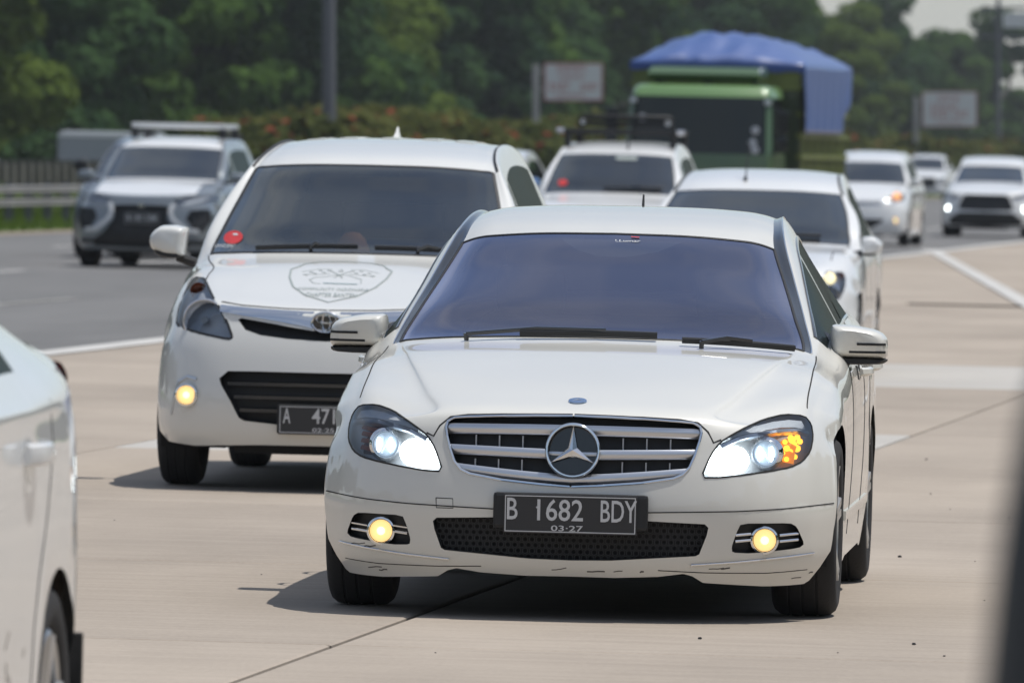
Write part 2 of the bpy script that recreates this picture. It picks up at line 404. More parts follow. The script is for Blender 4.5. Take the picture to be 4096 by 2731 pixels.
# pebbles and leaf litter on the slabs
random.seed(5)
peb = []
for (px, py, s) in ((2067, 1280, .035), (1608, 1468, .03), (2100, 1481, .03), (2170, 1508, .018), (2128, 1056, .03), (1925, 1500, .012), (2240, 1290, .012),
                    (2262, 1380, .012), (600, 1320, .012), (262, 1195, .012), (1000, 1500, .012), (2320, 1190, .015), (2138, 1135, .02), (2183, 1170, .012)):
    X = px / 2352 * 1024; Y = py / 2352 * 1024
    d = FPX * HC / (Y - YH - KX * (X - 512)); x = (X - 512) * d / FPX
    s *= .27; mb = MB(); n = 6; rings = []
    for j, (h, rr) in enumerate(((0, .8), (.35, 1.0), (.8, .6))):
        rings.append([(s * rr * math.cos(2 * math.pi * k / n + j * .3) * random.uniform(.8, 1.2), s * rr * math.sin(2 * math.pi * k / n) * random.uniform(.8, 1.2), s * h) for k in range(n)])
    mb.loft(rings)
    o = part('pebble', mb, BLACK, None); o.location = gpt(x, d, 0.001)
    peb.append(tag(o, 'small dark pebble lying on the bare concrete slabs', 'pebble', 'pebbles scattered on the concrete'))

# ------------------------------------------------------------------ vegetation
rng = np.random.default_rng(11)
def leaf_cloud(name, centers, radii, per, size, mats, flat=0.75, accent=0.0):
    V = []; n = 0; mi = []
    C = np.repeat(np.array(centers), per, axis=0); Rr = np.repeat(np.array(radii), per, axis=0)
    N = len(C)
    d = rng.normal(size=(N, 3)); d /= np.linalg.norm(d, axis=1)[:, None]
    rad = rng.uniform(0.55, 1.06, N) ** 0.6
    P = C + d * Rr * rad[:, None]
    nr = d + rng.normal(size=(N, 3)) * 0.55; nr[:, 2] += 0.35; nr /= np.linalg.norm(nr, axis=1)[:, None]
    up = rng.normal(size=(N, 3)); a = np.cross(nr, up); a /= np.linalg.norm(a, axis=1)[:, None] + 1e-9
    b = np.cross(nr, a)
    sz = size * rng.uniform(0.55, 1.35, N)
    quad = np.stack([P + (a * 0.55) * sz[:, None], P + b * sz[:, None] * 0.9 - nr * sz[:, None] * .12, P - a * 0.5 * sz[:, None], P - b * sz[:, None] * .9 - nr * sz[:, None] * .12], 1)
    V = quad.reshape(-1, 3)
    F = np.arange(4 * N).reshape(-1, 4)
    me = bpy.data.meshes.new(name); me.from_pydata(V.tolist(), [], F.tolist())
    for m in mats: me.materials.append(m)
    if accent > 0 and len(mats) > 1:
        sel = (rng.uniform(size=N) < accent * (1 + (P[:, 2] > np.percentile(P[:, 2], 60)) * 2.0)) & (d[:, 2] > -.2)
        # blossoms come in bunches
        bn = np.sin(P[:, 0] * 2.1 + 1.0) * np.sin(P[:, 1] * 1.7) * np.sin(P[:, 2] * 2.7 + .5)
        sel &= bn > -0.1
        me.polygons.foreach_set('material_index', sel.astype(np.int32))
    return me
def tree_proto(name, H, W, leaf, seed, nb=26, size=0.42, per=560, low=0.10):
    global rng
    rng = np.random.default_rng(seed); random.seed(seed)
    t = empty(name)
    tr = MB(); lean = random.uniform(-.05, .05)
    pts = [Vector((lean * z * 2, 0.03 * z, z)) for z in np.linspace(0, H * 0.72, 7)]
    tr.tube(pts, [0.30 * (1 - 0.75 * i / 6) * H / 12 + .03 for i in range(7)], 8)
    cs, rs = [], []
    for k in range(nb):
        zf = low + (1 - low) * (k + .5) / nb
        wid = W * math.sin(math.pi * min(1, 0.18 + 0.80 * zf)) ** 0.6
        a = k * 2.4 + random.uniform(-.5, .5)
        rr = random.uniform(.35, .95) * wid
        c = Vector((math.cos(a) * rr, math.sin(a) * rr, H * zf * random.uniform(.92, 1.04)))
        r = random.uniform(.85, 1.6) * W / 4.2
        cs.append(c); rs.append((r * 1.15, r * 1.15, r * random.uniform(.6, .85)))
        if k % 3 == 0:
            b = pts[min(6, int(zf * 6))]
            tr.tube([b, (b + c) / 2 + Vector((0, 0, .3)), c], [.10 * H / 12, .06, .03], 5)
    part('trunk', tr, BARK, t, smooth=True)
    obj('crown', leaf_cloud('crown', cs, rs, per, size, [leaf]), leaf, t)
    return t
protos = [tree_proto('roadside_tree', 13.5, 4.6, LEAF_A, 1, size=.30), tree_proto('roadside_tree', 12.0, 5.2, LEAF_C, 2, size=.34),
          tree_proto('roadside_tree', 12.5, 4.2, LEAF_B, 3, size=.28), tree_proto('roadside_tree', 14.5, 5.0, LEAF_A, 4, nb=30, size=.32),
          tree_proto('roadside_tree', 10.5, 3.8, LEAF_C, 5, nb=22, size=.27)]
used_p = set()
def put_tree(k, x, y, s, rz, label, group):
    if k in used_p: o = copy_tree(protos[k])
    else: o = protos[k]; used_p.add(k)
    o.location = gpt(x, y, -0.1); o.rotation_euler = (0, 0, rz); o.scale = (s, s, s * random.uniform(.94, 1.05))
    tag(o, label, 'tree', group)
    return o
random.seed(21)
order = [1, 0, 2, 3, 1, 2, 0, 4, 3, 0, 2, 1, 4]
tl = ['tall mid-green tree in the dense row beyond the motorway', 'dark-leaved tree in the dense row beyond the motorway',
      'yellow-green tree in the dense row beyond the motorway', 'tall mid-green tree in the dense row beyond the motorway', 'dark-leaved tree in the dense row beyond the motorway']
tg = ['tall mid-green trees beyond the motorway', 'dark-leaved trees beyond the motorway', 'yellow-green trees beyond the motorway',
      'tall mid-green trees beyond the motorway', 'dark-leaved trees beyond the motorway']
i = 0; u = 262.0
while u < 690:
    for row in range(2):
        v = -40.5 - row * 8.5 + random.uniform(-1.6, 1.6)
        x, y, _ = road(u + row * 3.5, v)
        k = order[(i * 5 + row * 3) % len(order)]
        s = random.uniform(.86, 1.1) * (1.0 if row == 0 else 1.05)
        if y > 540: s *= 0.80 - .06 * min(1, (y - 540) / 120)
        put_tree(k, x, y, s, random.uniform(0, 6.28), tl[k], tg[k])
    u += 7.2 + 4.0 * (u - 262) / 430 + random.uniform(-1.2, 1.2); i += 1
# single trees one can tell apart against the sky
def tree_at(px, d, topy, k, label, lowz=0.0):
    x = (px - 512) * d / FPX; s_ = FPX / d
    H = (YH - topy) / s_ + HC + KX * x
    base = (13.5, 12.0, 12.5, 14.5, 10.5)[k]
    o = put_tree(k, x, d, H / base / 1.03, px * 1.3, label, None)
    return o
tree_at(876, 640, -6, 1, 'dark narrow tree rising against the sky above the white vans')
tree_at(1003, 700, 6, 3, 'large loose-crowned tree behind the far sign at the right edge')
tree_at(955, 690, 26, 0, 'rounded tree just left of the far utility pole, top in the sky')
tree_at(838, 560, 28, 2, 'olive-green tree directly behind the truck with the blue tarpaulin')
# distant wood closing the gaps
rng = np.random.default_rng(77)
cs, rs = [], []
for k in range(150):
    u = 300 + k * 4.6; v = -62 - rng.uniform(0, 10); x, y, z = road(u, v)
    cs.append((x, y, z + rng.uniform(2, 6.3 if u < 600 else 4.5))); rs.append((5, 4, rng.uniform(2.5, 3.6)))
wd = obj('distant_wood', leaf_cloud('distant_wood', cs, rs, 230, 1.1, [LEAF_C]), LEAF_C)
tag(wd, 'dark mass of woodland behind the row of trees', 'woodland', kind='stuff')

# woodland on the other side and behind the view point: it is what the glass and paint mirror
rng = np.random.default_rng(78)
cs, rs = [], []
for k in range(210):
    u = -330 + k * 4.4; x, y, z = road(u, 33 + rng.uniform(0, 7))
    cs.append((x, y, z + rng.uniform(2, 9.5))); rs.append((4, 4.5, rng.uniform(2.2, 3.4)))
for k in range(130):
    u = -330 + k * 4.6; x, y, z = road(u, -46 - rng.uniform(0, 8))
    cs.append((x, y, z + rng.uniform(2, 10))); rs.append((4, 4.5, rng.uniform(2.2, 3.4)))
wd = obj('roadside_wood', leaf_cloud('roadside_wood', cs, rs, 150, 1.5, [LEAF_C]), LEAF_C)
tag(wd, 'woodland along both road sides outside the picture, mirrored in the car glass', 'woodland', kind='stuff')

# flowering hedge shrubs along the median
def bush_proto(seed, W=2.6, H=2.35):
    global rng
    rng = np.random.default_rng(seed); random.seed(seed)
    cs, rs = [], []
    for k in range(12):
        a = random.uniform(0, 6.28); q = random.uniform(.2, .9) * W * .55
        cs.append((math.cos(a) * q, math.sin(a) * q, random.uniform(.35, .82) * H)); r = random.uniform(.45, .75)
        rs.append((r, r, r * .8))
    t = empty('flowering_shrub'); st = MB()
    for k in range(5):
        c = Vector(cs[k]); st.tube([(0.1 * k - .2, 0, 0), c * .6, c], [.03, .025, .012], 5)
    part('stem', st, BARK, t)
    obj('foliage', leaf_cloud('foliage', cs, rs, 260, .17, [LEAF_H, FLOWER], accent=0.028), None, t)
    return t
bprotos = [bush_proto(31), bush_proto(32), bush_proto(33)]
bu = set(); u = 219.0; i = 0; random.seed(9)
while u < 470:
    k = i % 3
    o = copy_tree(bprotos[k]) if k in bu else bprotos[k]; bu.add(k)
    hs = 0.86 + 0.22 * (0.5 + 0.5 * math.sin(u * 0.11)) + random.uniform(-.08, .08)
    if 262 < u < 290: hs *= 1.12
    o.location = road(u, -20 + random.uniform(-.4, .4), -0.05); o.rotation_euler = (0, 0, random.uniform(0, 6.28)); o.scale = (1.15, 1.15, hs)
    tag(o, 'oleander shrub with faded red flowers in the median hedge', 'shrub', 'flowering shrubs along the median')
    u += 2.3 + (u - 219) * .006; i += 1
# low weeds before the concrete fence
rng = np.random.default_rng(5)
cs = [road(u, -18.9 + rng.uniform(-.4, .4), .15) for u in np.arange(150, 215, 1.7)]
rs = [(.6, .35, rng.uniform(.2, .6)) for _ in cs]
wd = obj('weeds', leaf_cloud('weeds', cs, rs, 90, .16, [LEAF_B, FLOWER], accent=.03), None)
tag(wd, 'low weeds growing along the foot of the concrete fence', 'weeds', kind='stuff')
# grass of the verge
strip_mesh('grass_verge', -20, 1500, -22, -15.0, 0.006, GRASSG)
N = 9000
uu = rng.uniform(130, 260, N); vv = rng.uniform(-18.6, -15.05, N); V = []; F = []
for k in range(N):
    x, y, z = road(uu[k], vv[k], 0.0); h = rng.uniform(.08, .26); a = rng.uniform(0, 3.14); w = .03
    dx, dy = math.cos(a) * w, math.sin(a) * w; lx, ly = rng.uniform(-.04, .04, 2)
    q = len(V); V += [(x - dx, y - dy, z), (x + dx, y + dy, z), (x + lx, y + ly, z + h)]; F.append((q, q + 1, q + 2))
me = bpy.data.meshes.new('grass'); me.from_pydata(V, [], F)
tag(obj('grass', me, GBLADE), 'bright green grass on the verge under the guardrail', 'grass', kind='stuff')

# ------------------------------------------------------------------ guardrail, fence, poles, signs
gr = empty('guardrail', Matrix.Translation(road(200, -16.2)), 'double steel guardrail on posts along the grassy verge, left side', 'guardrail')
def rel(p, o): return Vector(p) - o.location
for zc, name in ((0.665, 'upper_rail'), (0.44, 'lower_rail')):
    mb = MB(); rings = []
    prof = [(0, .062), (.05, .054), (.05, .026), (.014, .012), (.014, -.012), (.05, -.026), (.05, -.054), (0, -.062)]
    for u in np.arange(120, 420, 6.0):
        rings.append([rel(road(u, -16.2 + a, zc + b), gr) for a, b in prof])
    mb.loft(rings, closed=False); part(name, mb, GALV, gr, smooth=True)
for u in np.arange(121, 300, 2.0):
    mb = MB(); p = rel(road(u, -16.32, 0), gr)
    mb.box(p.x - .07, p.x + .07, p.y - .05, p.y + .05, p.z - .1, p.z + .78); part('post', mb, POLEM, gr)
cf = empty('concrete_fence', Matrix.Translation(road(190, -20)), 'weathered low concrete panel fence behind the guardrail, far left', 'fence')
for u in np.arange(140, 213, 1.0):
    mb = MB(); a = rel(road(u + .05, -20, 0), cf); b = rel(road(u + .93, -20, 0), cf)
    mb.add([a + Vector((-.05, 0, -.1)), b + Vector((-.05, 0, -.1)), b + Vector((-.05, 0, 1.05)), a + Vector((-.05, 0, 1.05)),
            a + Vector((.05, 0, -.1)), b + Vector((.05, 0, -.1)), b + Vector((.05, 0, 1.05)), a + Vector((.05, 0, 1.05))],
           [(0, 1, 2, 3), (7, 6, 5, 4), (0, 4, 5, 1), (3, 2, 6, 7), (0, 3, 7, 4), (1, 5, 6, 2)])
    part('panel', mb, FENCEC, cf)
    p = rel(road(u, -19.93, 0), cf); mb = MB(); mb.box(p.x - .07, p.x + .07, p.y - .08, p.y + .08, p.z - .1, p.z + 1.12); part('post', mb, FENCEC, cf)

def pole(px, d, w0, w1, H, label, cat, name, m=POLEM):
    x = (px - 512) * d / FPX
    t = empty(name, Matrix.Translation(gpt(x, d, 0)), label, cat)
    mb = MB(); mb.tube([(0, 0, -.2), (0, 0, H * .5), (0, 0, H)], [w0 / 2, (w0 + w1) / 4, w1 / 2], 14); part('shaft', mb, m, t, smooth=True)
    return t
t = pole(329, 232, .36, .26, 12.5, 'thick dull grey lamp mast standing in the flowering hedge', 'lamp post', 'lamp_mast')
mb = MB(); mb.tube([(0, 0, 12.4), (1.0, 0, 12.9), (2.2, 0, 13.0)], .06, 8); part('arm', mb, POLEM, t, smooth=True)
mb = MB(); mb.box(1.9, 2.7, -.15, .15, 12.93, 13.08); part('lamp_head', mb, POLEM, t, bevel=.03)
t = pole(998, 480, .34, .22, 9.6, 'dark utility pole with cross arms among the trees, far right', 'utility pole', 'utility_pole')
for z in (7.6, 9.0):
    mb = MB(); mb.box(-.9, 1.4, -.06, .06, z, z + .14); part('cross_arm', mb, POLEM, t)
mb = MB(); mb.box(.25, 1.5, -.04, .04, 8.1, 8.85); part('sign_plate', mb, SIGNF, t)

def sign(px0, px1, py0, py1, ppx, ptop, d, label, rows):
    s_ = FPX / d; x = (ppx - 512) / s_
    t = empty('road_sign', Matrix.Translation(gpt(x, d, 0)), label, 'road sign')
    g = KX * x
    zt = HC + (YH - ptop) / s_ + g
    mb = MB(); mb.box(-.10, .10, -.08, .08, -.2, zt); part('post', mb, GALV, t, bevel=.02)
    X0, X1 = (px0 - 512) / s_ - x, (px1 - 512) / s_ - x
    Z1, Z0 = HC + (YH - py0) / s_ + g, HC + (YH - py1) / s_ + g
    mb = MB(); mb.box(X0, X1, -.03, .03, Z0, Z1); pn = part('sign_panel', mb, SIGNF, t)
    b = .04; mb = MB()
    for (a0, a1, c0, c1) in ((X0, X1, Z1 - b, Z1), (X0, X1, Z0, Z0 + b), (X0, X0 + b, Z0 + b, Z1 - b), (X1 - b, X1, Z0 + b, Z1 - b)):
        mb.box(a0, a1, -.042, -.031, c0, c1)
    part('border', mb, SIGNR, pn)
    mb = MB()
    for z in (Z0 + (Z1 - Z0) * .3, Z0 + (Z1 - Z0) * .75): mb.box(-.1, X0 + .05, -.02, .03, z - .03, z + .03)
    part('bracket', mb, GALV, t)
    W_, H_ = X1 - X0, Z1 - Z0
    for (cx, cz, w, h, n) in rows:     # illegible red characters, one block each
        mb = MB()
        for k in range(n):
            xa = X0 + W_ * (cx - w / 2 + w * k / n); ww = W_ * w / n * .62; zc = Z0 + H_ * cz; hh = H_ * h / 2
            mb.box(xa, xa + ww * .3, -.041, -.0305, zc - hh, zc + hh)
            if k % 3 != 1: mb.box(xa + ww * .3, xa + ww, -.041, -.0305, zc + hh * .5, zc + hh)
            if k % 2 == 0: mb.box(xa + ww * .3, xa + ww, -.041, -.0305, zc - hh, zc - hh * .5)
            if k % 3 == 1: mb.box(xa + ww * .7, xa + ww, -.041, -.0305, zc - hh * .4, zc + hh)
        part('lettering', mb, SIGNR, pn, kind='stuff')
sign(544, 603, 63, 101, 536, 65, 270, 'white road sign with red lettering on a grey post, left of the truck',
     ((.48, .84, .50, .17, 7), (.48, .62, .42, .10, 8), (.28, .37, .36, .2, 4), (.78, .36, .30, .18, 4), (.45, .15, .5, .08, 9)))
sign(922, 977, 91.5, 127, 916, 98, 400, 'dimmer white road sign with red print, far right under the trees',
     ((.5, .80, .42, .14, 6), (.42, .56, .5, .14, 6), (.35, .36, .36, .18, 4), (.72, .36, .26, .18, 3), (.5, .15, .5, .08, 7)))

# ------------------------------------------------------------------ air: faint haze that greys the far trees
hm = bpy.data.materials.new('haze_air'); hm.use_nodes = True
hn = hm.node_tree.nodes; hn.clear()
ho = hn.new('ShaderNodeOutputMaterial'); hv = hn.new('ShaderNodeVolumePrincipled')
hv.inputs['Color'].default_value = (0.90, 0.95, 1.0, 1); hv.inputs['Density'].default_value = 0.00015; hv.inputs['Anisotropy'].default_value = 0.2
hm.node_tree.links.new(hv.outputs[0], ho.inputs['Volume'])
mb = MB(); mb.box(-1600, 1600, -60, 3100, -40, 60)
part('haze', mb, hm, None, kind='stuff')

# ================================================================== cars
# local frame of a car: x to the picture's right, y backwards from the front axle, z up
def catmull(P, n, axis):
    """P control net (rows, cols, 3) -> n samples per interval along axis"""
    P = np.moveaxis(P, axis, 0); m = P.shape[0]
    ext = np.concatenate([2 * P[:1] - P[1:2], P, 2 * P[-1:] - P[-2:-1]], 0)
    out = []
    for i in range(m - 1):
        p0, p1, p2, p3 = ext[i], ext[i + 1], ext[i + 2], ext[i + 3]
        for k in range(n):
            t = k / n
            out.append(0.5 * (2 * p1 + (p2 - p0) * t + (2 * p0 - 5 * p1 + 4 * p2 - p3) * t * t + (3 * p1 - p0 - 3 * p2 + p3) * t ** 3))
    out.append(P[-1])
    return np.moveaxis(np.array(out), 0, axis)

def inpoly(x, z, poly):
    c = False; n = len(poly); j = n - 1
    for i in range(n):
        xi, zi = poly[i]; xj, zj = poly[j]
        if (zi > z) != (zj > z) and x < (xj - xi) * (z - zi) / (zj - zi) + xi: c = not c
        j = i
    return c
def chaikin(poly, it=2, closed=True, keep=0.25):
    for _ in range(it):
        o = []; n = len(poly)
        for i in range(n if closed else n - 1):
            a, b = poly[i], poly[(i + 1) % n]
            o.append(tuple(a[k] * (1 - keep) + b[k] * keep for k in range(len(a)))); o.append(tuple(a[k] * keep + b[k] * (1 - keep) for k in range(len(a))))
        if not closed: o = [poly[0]] + o + [poly[-1]]
        poly = o
    return poly

class Body:
    """right half of a car skin: control net -> fine grid -> cut into panels -> mirrored meshes"""
    def __init__(s, net, n=8):
        s.n = n
        P = catmull(catmull(np.array(net, float), n, 0), n, 1)
        P[:, 0, 0] = 0.0
        s.P = P
        du = np.gradient(P, axis=0); dv = np.gradient(P, axis=1)
        N = np.cross(du, dv); N /= np.linalg.norm(N, axis=2)[:, :, None] + 1e-12
        # outward: away from the axis of the car
        ctr = np.array([0, 1.4, 0.55]); ref = P - ctr; sgn = np.sign(np.sum(N * ref, axis=2).mean()); N *= sgn
        N[:, 0, 0] = 0; N[:, 0] /= np.linalg.norm(N[:, 0], axis=1)[:, None] + 1e-12
        s.N = N
        bm = bmesh.new(); s.bm = bm
        s.ln = bm.verts.layers.float_vector.new('nrm')
        s.lr = bm.faces.layers.float.new('r'); s.lc = bm.faces.layers.float.new('c'); s.lp = bm.faces.layers.int.new('p')
        a, b = P.shape[:2]
        vs = [[bm.verts.new(P[i, j]) for j in range(b)] for i in range(a)]
        for i in range(a):
            for j in range(b): vs[i][j][s.ln] = N[i, j]
        for i in range(a - 1):
            for j in range(b - 1):
                q = (vs[i][j], vs[i + 1][j], vs[i + 1][j + 1], vs[i][j + 1])
                if sgn < 0: q = q[::-1]
                f = bm.faces.new(q); f[s.lr] = (i + .5) / n; f[s.lc] = (j + .5) / n
        s.parts = ['body']
        V = P.reshape(-1, 3)
        idx = [(i * b + j, (i + 1) * b + j, (i + 1) * b + j + 1, i * b + j + 1) for i in range(a - 1) for j in range(b - 1)]
        s.bvh = BVHTree.FromPolygons([Vector(p) for p in V], idx)
        s.Nf = N.reshape(-1, 3)
    def _pid(s, name):
        if name not in s.parts: s.parts.append(name)
        return s.parts.index(name)
    def region(s, name, r0, r1, c0, c1, only=None):
        p = s._pid(name)
        for f in s.bm.faces:
            if r0 <= f[s.lr] <= r1 and c0 <= f[s.lc] <= c1 and (only is None or f[s.lp] == s._pid(only)): f[s.lp] = p
    def cut(s, name, poly, proj='F', flt=None, over=None):
        """cuts the outline into the skin and gives the faces inside it to part `name`"""
        bm = s.bm; A, B = (0, 2) if proj == 'F' else ((1, 2) if proj == 'S' else (0, 1))
        if flt is None: flt = (lambda c: c.y < 0.3) if proj == 'F' else ((lambda c: c.x > 0.4) if proj == 'S' else (lambda c: c.z > .5))
        xs = [p[0] for p in poly]; zs = [p[1] for p in poly]; mrg = 0.12
        x0, x1, z0, z1 = min(xs) - mrg, max(xs) + mrg, min(zs) - mrg, max(zs) + mrg
        cand = set()
        for f in bm.faces:
            c = f.calc_center_median()
            if x0 < c[A] < x1 and z0 < c[B] < z1 and flt(c): cand.add(f)
        n = len(poly)
        for i in range(n):
            a, b = poly[i], poly[(i + 1) % n]
            dx, dz = b[0] - a[0], b[1] - a[1]; L = math.hypot(dx, dz)
            if L < 1e-6: continue
            no = [0, 0, 0]; no[A] = -dz / L; no[B] = dx / L
            co = [0, 0, 0]; co[A] = a[0]; co[B] = a[1]
            ex0, ex1 = min(a[0], b[0]), max(a[0], b[0]); ez0, ez1 = min(a[1], b[1]), max(a[1], b[1])
            sub = []
            for f in cand:
                if not f.is_valid: continue
                q = [v.co for v in f.verts]
                if max(p[A] for p in q) < ex0 - 1e-6 or min(p[A] for p in q) > ex1 + 1e-6 or max(p[B] for p in q) < ez0 - 1e-6 or min(p[B] for p in q) > ez1 + 1e-6: continue
                dd = [(p[A] - a[0]) * no[A] + (p[B] - a[1]) * no[B] for p in q]
                if min(dd) > -1e-6 or max(dd) < 1e-6: continue
                sub.append(f)
            if not sub: continue
            geom = set(sub)
            for f in sub: geom.update(f.edges); geom.update(f.verts)
            res = bmesh.ops.bisect_plane(bm, geom=list(geom), dist=1e-6, plane_co=co, plane_no=no)
            for g in res['geom']:
                if isinstance(g, bmesh.types.BMFace): cand.add(g)
        pid = s._pid(name); ov = None if over is None else [s._pid(o) for o in over]
        for f in cand:
            if f.is_valid:
                c = f.calc_center_median()
                if flt(c) and inpoly(c[A], c[B], poly) and (ov is None or f[s.lp] in ov): f[s.lp] = pid
    def extract(s, name):
        """vertices, faces, normals of a part (right half)"""
        pid = s._pid(name); vid = {}; V = []; N = []; F = []
        for f in s.bm.faces:
            if f[s.lp] != pid: continue
            q = []
            for v in f.verts:
                k = vid.get(v.index)
                if k is None:
                    k = vid[v.index] = len(V); V.append(v.co.copy()); N.append(Vector(v[s.ln]))
                q.append(k)
            F.append(q)
        return V, F, N
    def finish(s): s.bm.verts.index_update(); s.bm.faces.index_update(); s.bm.verts.ensure_lookup_table()
    def front(s, x, z, off=0.0):
        """point and normal of the front skin at (x, z)"""
        sg = -1 if x < 0 else 1
        h = s.bvh.ray_cast(Vector((max(abs(x), 1e-4), -3, z)), Vector((0, 1, 0)))
        if h[0] is None: return Vector((x, 0, z)), Vector((0, -1, 0))
        nn = h[1] if h[1].y < 0 else -h[1]
        p = h[0] + nn * off; return Vector((sg * p.x, p.y, p.z)), Vector((sg * nn.x, nn.y, nn.z))
    def side(s, y, z, sg=1, off=0.0):
        h = s.bvh.ray_cast(Vector((3, y, z)), Vector((-1, 0, 0)))
        if h[0] is None: return Vector((sg * .85, y, z)), Vector((sg, 0, 0))
        nn = h[1] if h[1].x > 0 else -h[1]
        p = h[0] + nn * off; return Vector((sg * p.x, p.y, p.z)), Vector((sg * nn.x, nn.y, nn.z))
    def top(s, x, y, off=0.0):
        sg = -1 if x < 0 else 1
        h = s.bvh.ray_cast(Vector((max(abs(x), 1e-4), y, 3)), Vector((0, 0, -1)))
        if h[0] is None: return Vector((x, y, 1)), Vector((0, 0, 1))
        nn = h[1] if h[1].z > 0 else -h[1]
        p = h[0] + nn * off; return Vector((sg * p.x, p.y, p.z)), Vector((sg * nn.x, nn.y, nn.z))
    def grid(s, r, c, off=0.0, sg=1):
        """point on the skin at net coordinates"""
        a = min(max(r * s.n, 0), s.P.shape[0] - 1.001); b = min(max(c * s.n, 0), s.P.shape[1] - 1.001); i, j = int(a), int(b); fa, fb = a - i, b - j
        bl = lambda A: (A[i, j] * (1 - fa) + A[i + 1, j] * fa) * (1 - fb) + (A[i, j + 1] * (1 - fa) + A[i + 1, j + 1] * fa) * fb
        p = Vector(bl(s.P)); nn = Vector(bl(s.N)).normalized(); p = p + nn * off
        return Vector((sg * p.x, p.y, p.z)), Vector((sg * nn.x, nn.y, nn.z))

def skin_mesh(name, V, F, N, sides):
    """sides: (1,), (-1,) or (1,-1) for a panel crossing the centre line"""
    vv, ff, nn = [], [], []
    for sg in sides:
        k = len(vv)
        vv += [(sg * v[0], v[1], v[2]) for v in V]; nn += [(sg * n[0], n[1], n[2]) for n in N]
        ff += [tuple(i + k for i in (f if sg > 0 else f[::-1])) for f in F]
    me = bpy.data.meshes.new(name); me.from_pydata(vv, [], ff); me.update()
    me.polygons.foreach_set('use_smooth', [True] * len(me.polygons))
    me.normals_split_custom_set_from_vertices([Vector(n).normalized() for n in nn])
    return me
def skin_part(B, name, pname, m, parent, sides, off=0.0):
    V, F, N = B.extract(name)
    if not F: return None
    if off: V = [v + n * off for v, n in zip(V, N)]
    return obj(pname, skin_mesh(pname, V, F, N, sides), m, parent)
def recess_part(B, name, pname, m, parent, sides, depth, vec=(0, 1, 0), wall=None, wname=None, fwd=0.0):
    """the cut-out patch pushed back, joined to the rim by walls"""
    V, F, N = B.extract(name)
    if not F: return None
    vec = Vector(vec); cnt = {}
    for f in F:
        for i in range(len(f)):
            a, b = f[i], f[(i + 1) % len(f)]; cnt[(a, b)] = 1
    bnd = [(a, b) for (a, b) in cnt if (b, a) not in cnt and not (abs(V[a].x) < 1e-4 and abs(V[b].x) < 1e-4)]
    back = MB(); wallmb = MB()
    for sg in sides:
        mir = lambda p: (sg * p[0], p[1], p[2])
        back.add([mir(v + vec * depth) for v in V], [f if sg > 0 else f[::-1] for f in F])
        for a, b in bnd:
            q = [mir(V[a]), mir(V[b]), mir(V[b] + vec * depth), mir(V[a] + vec * depth)]
            wallmb.add(q, [(0, 1, 2, 3)])
    o = part(pname, back, m, parent, smooth=True)
    part(wname or (pname + '_rim'), wallmb, wall or m, parent if wname else o)
    return o
def sweep(pts, nrm, w, t, up=None):
    """band w wide, t thick, following points; nrm = outward normals"""
    mb = MB(); rings = []; n = len(pts)
    for i in range(n):
        tg = (pts[min(i + 1, n - 1)] - pts[max(i - 1, 0)])
        if tg.length < 1e-9: tg = Vector((1, 0, 0))
        tg.normalize(); s_ = tg.cross(nrm[i]).normalized(); nn = nrm[i].normalized()
        p = pts[i]
        rings.append([p + s_ * w / 2 - nn * t * .3, p + s_ * w / 2 + nn * t * .7, p + s_ * w * .3 + nn * t, p - s_ * w * .3 + nn * t, p - s_ * w / 2 + nn * t * .7, p - s_ * w / 2 - nn * t * .3])
    mb.loft(rings); return mb
def resample(poly, step, closed=False):
    o = []; n = len(poly)
    for i in range(n if closed else n - 1):
        a, b = poly[i], poly[(i + 1) % n]; L = math.dist(a, b); k = max(1, int(L / step))
        for j in range(k): o.append(tuple(a[q] + (b[q] - a[q]) * j / k for q in range(len(a))))
    o.append(poly[0] if closed else poly[-1]); return o
def seam(B, parent, poly, proj='F', w=0.005, m=None, name='panel_gap', sg=1, both=False, closed=False, t=0.0015, off=0.0):
    fn = B.front if proj == 'F' else ((lambda a, b: B.side(a, b, sg)) if proj == 'S' else B.top)
    out = []
    for s2 in ((1, -1) if both else (1,)):
        pn = [fn(s2 * p[0] if proj != 'S' else p[0], p[1]) for p in resample(poly, .03, closed)]
        if both and proj == 'S': pn = [B.side(p[0], p[1], s2) for p in resample(poly, .03, closed)]
        mb = sweep([p + n * off for p, n in pn], [n for p, n in pn], w, t)
        out.append(part(name, mb, m or GAP, parent, smooth=False))
    return out
def gseam(B, parent, rc, w=0.005, m=None, name='panel_gap', sides=(1, -1), t=0.0015, off=0.0):
    """seam along net coordinates"""
    for sg in sides:
        pn = [B.grid(r, c, off, sg) for r, c in rc]
        part(name, sweep([p for p, n in pn], [n for p, n in pn], w, t), m or GAP, parent)

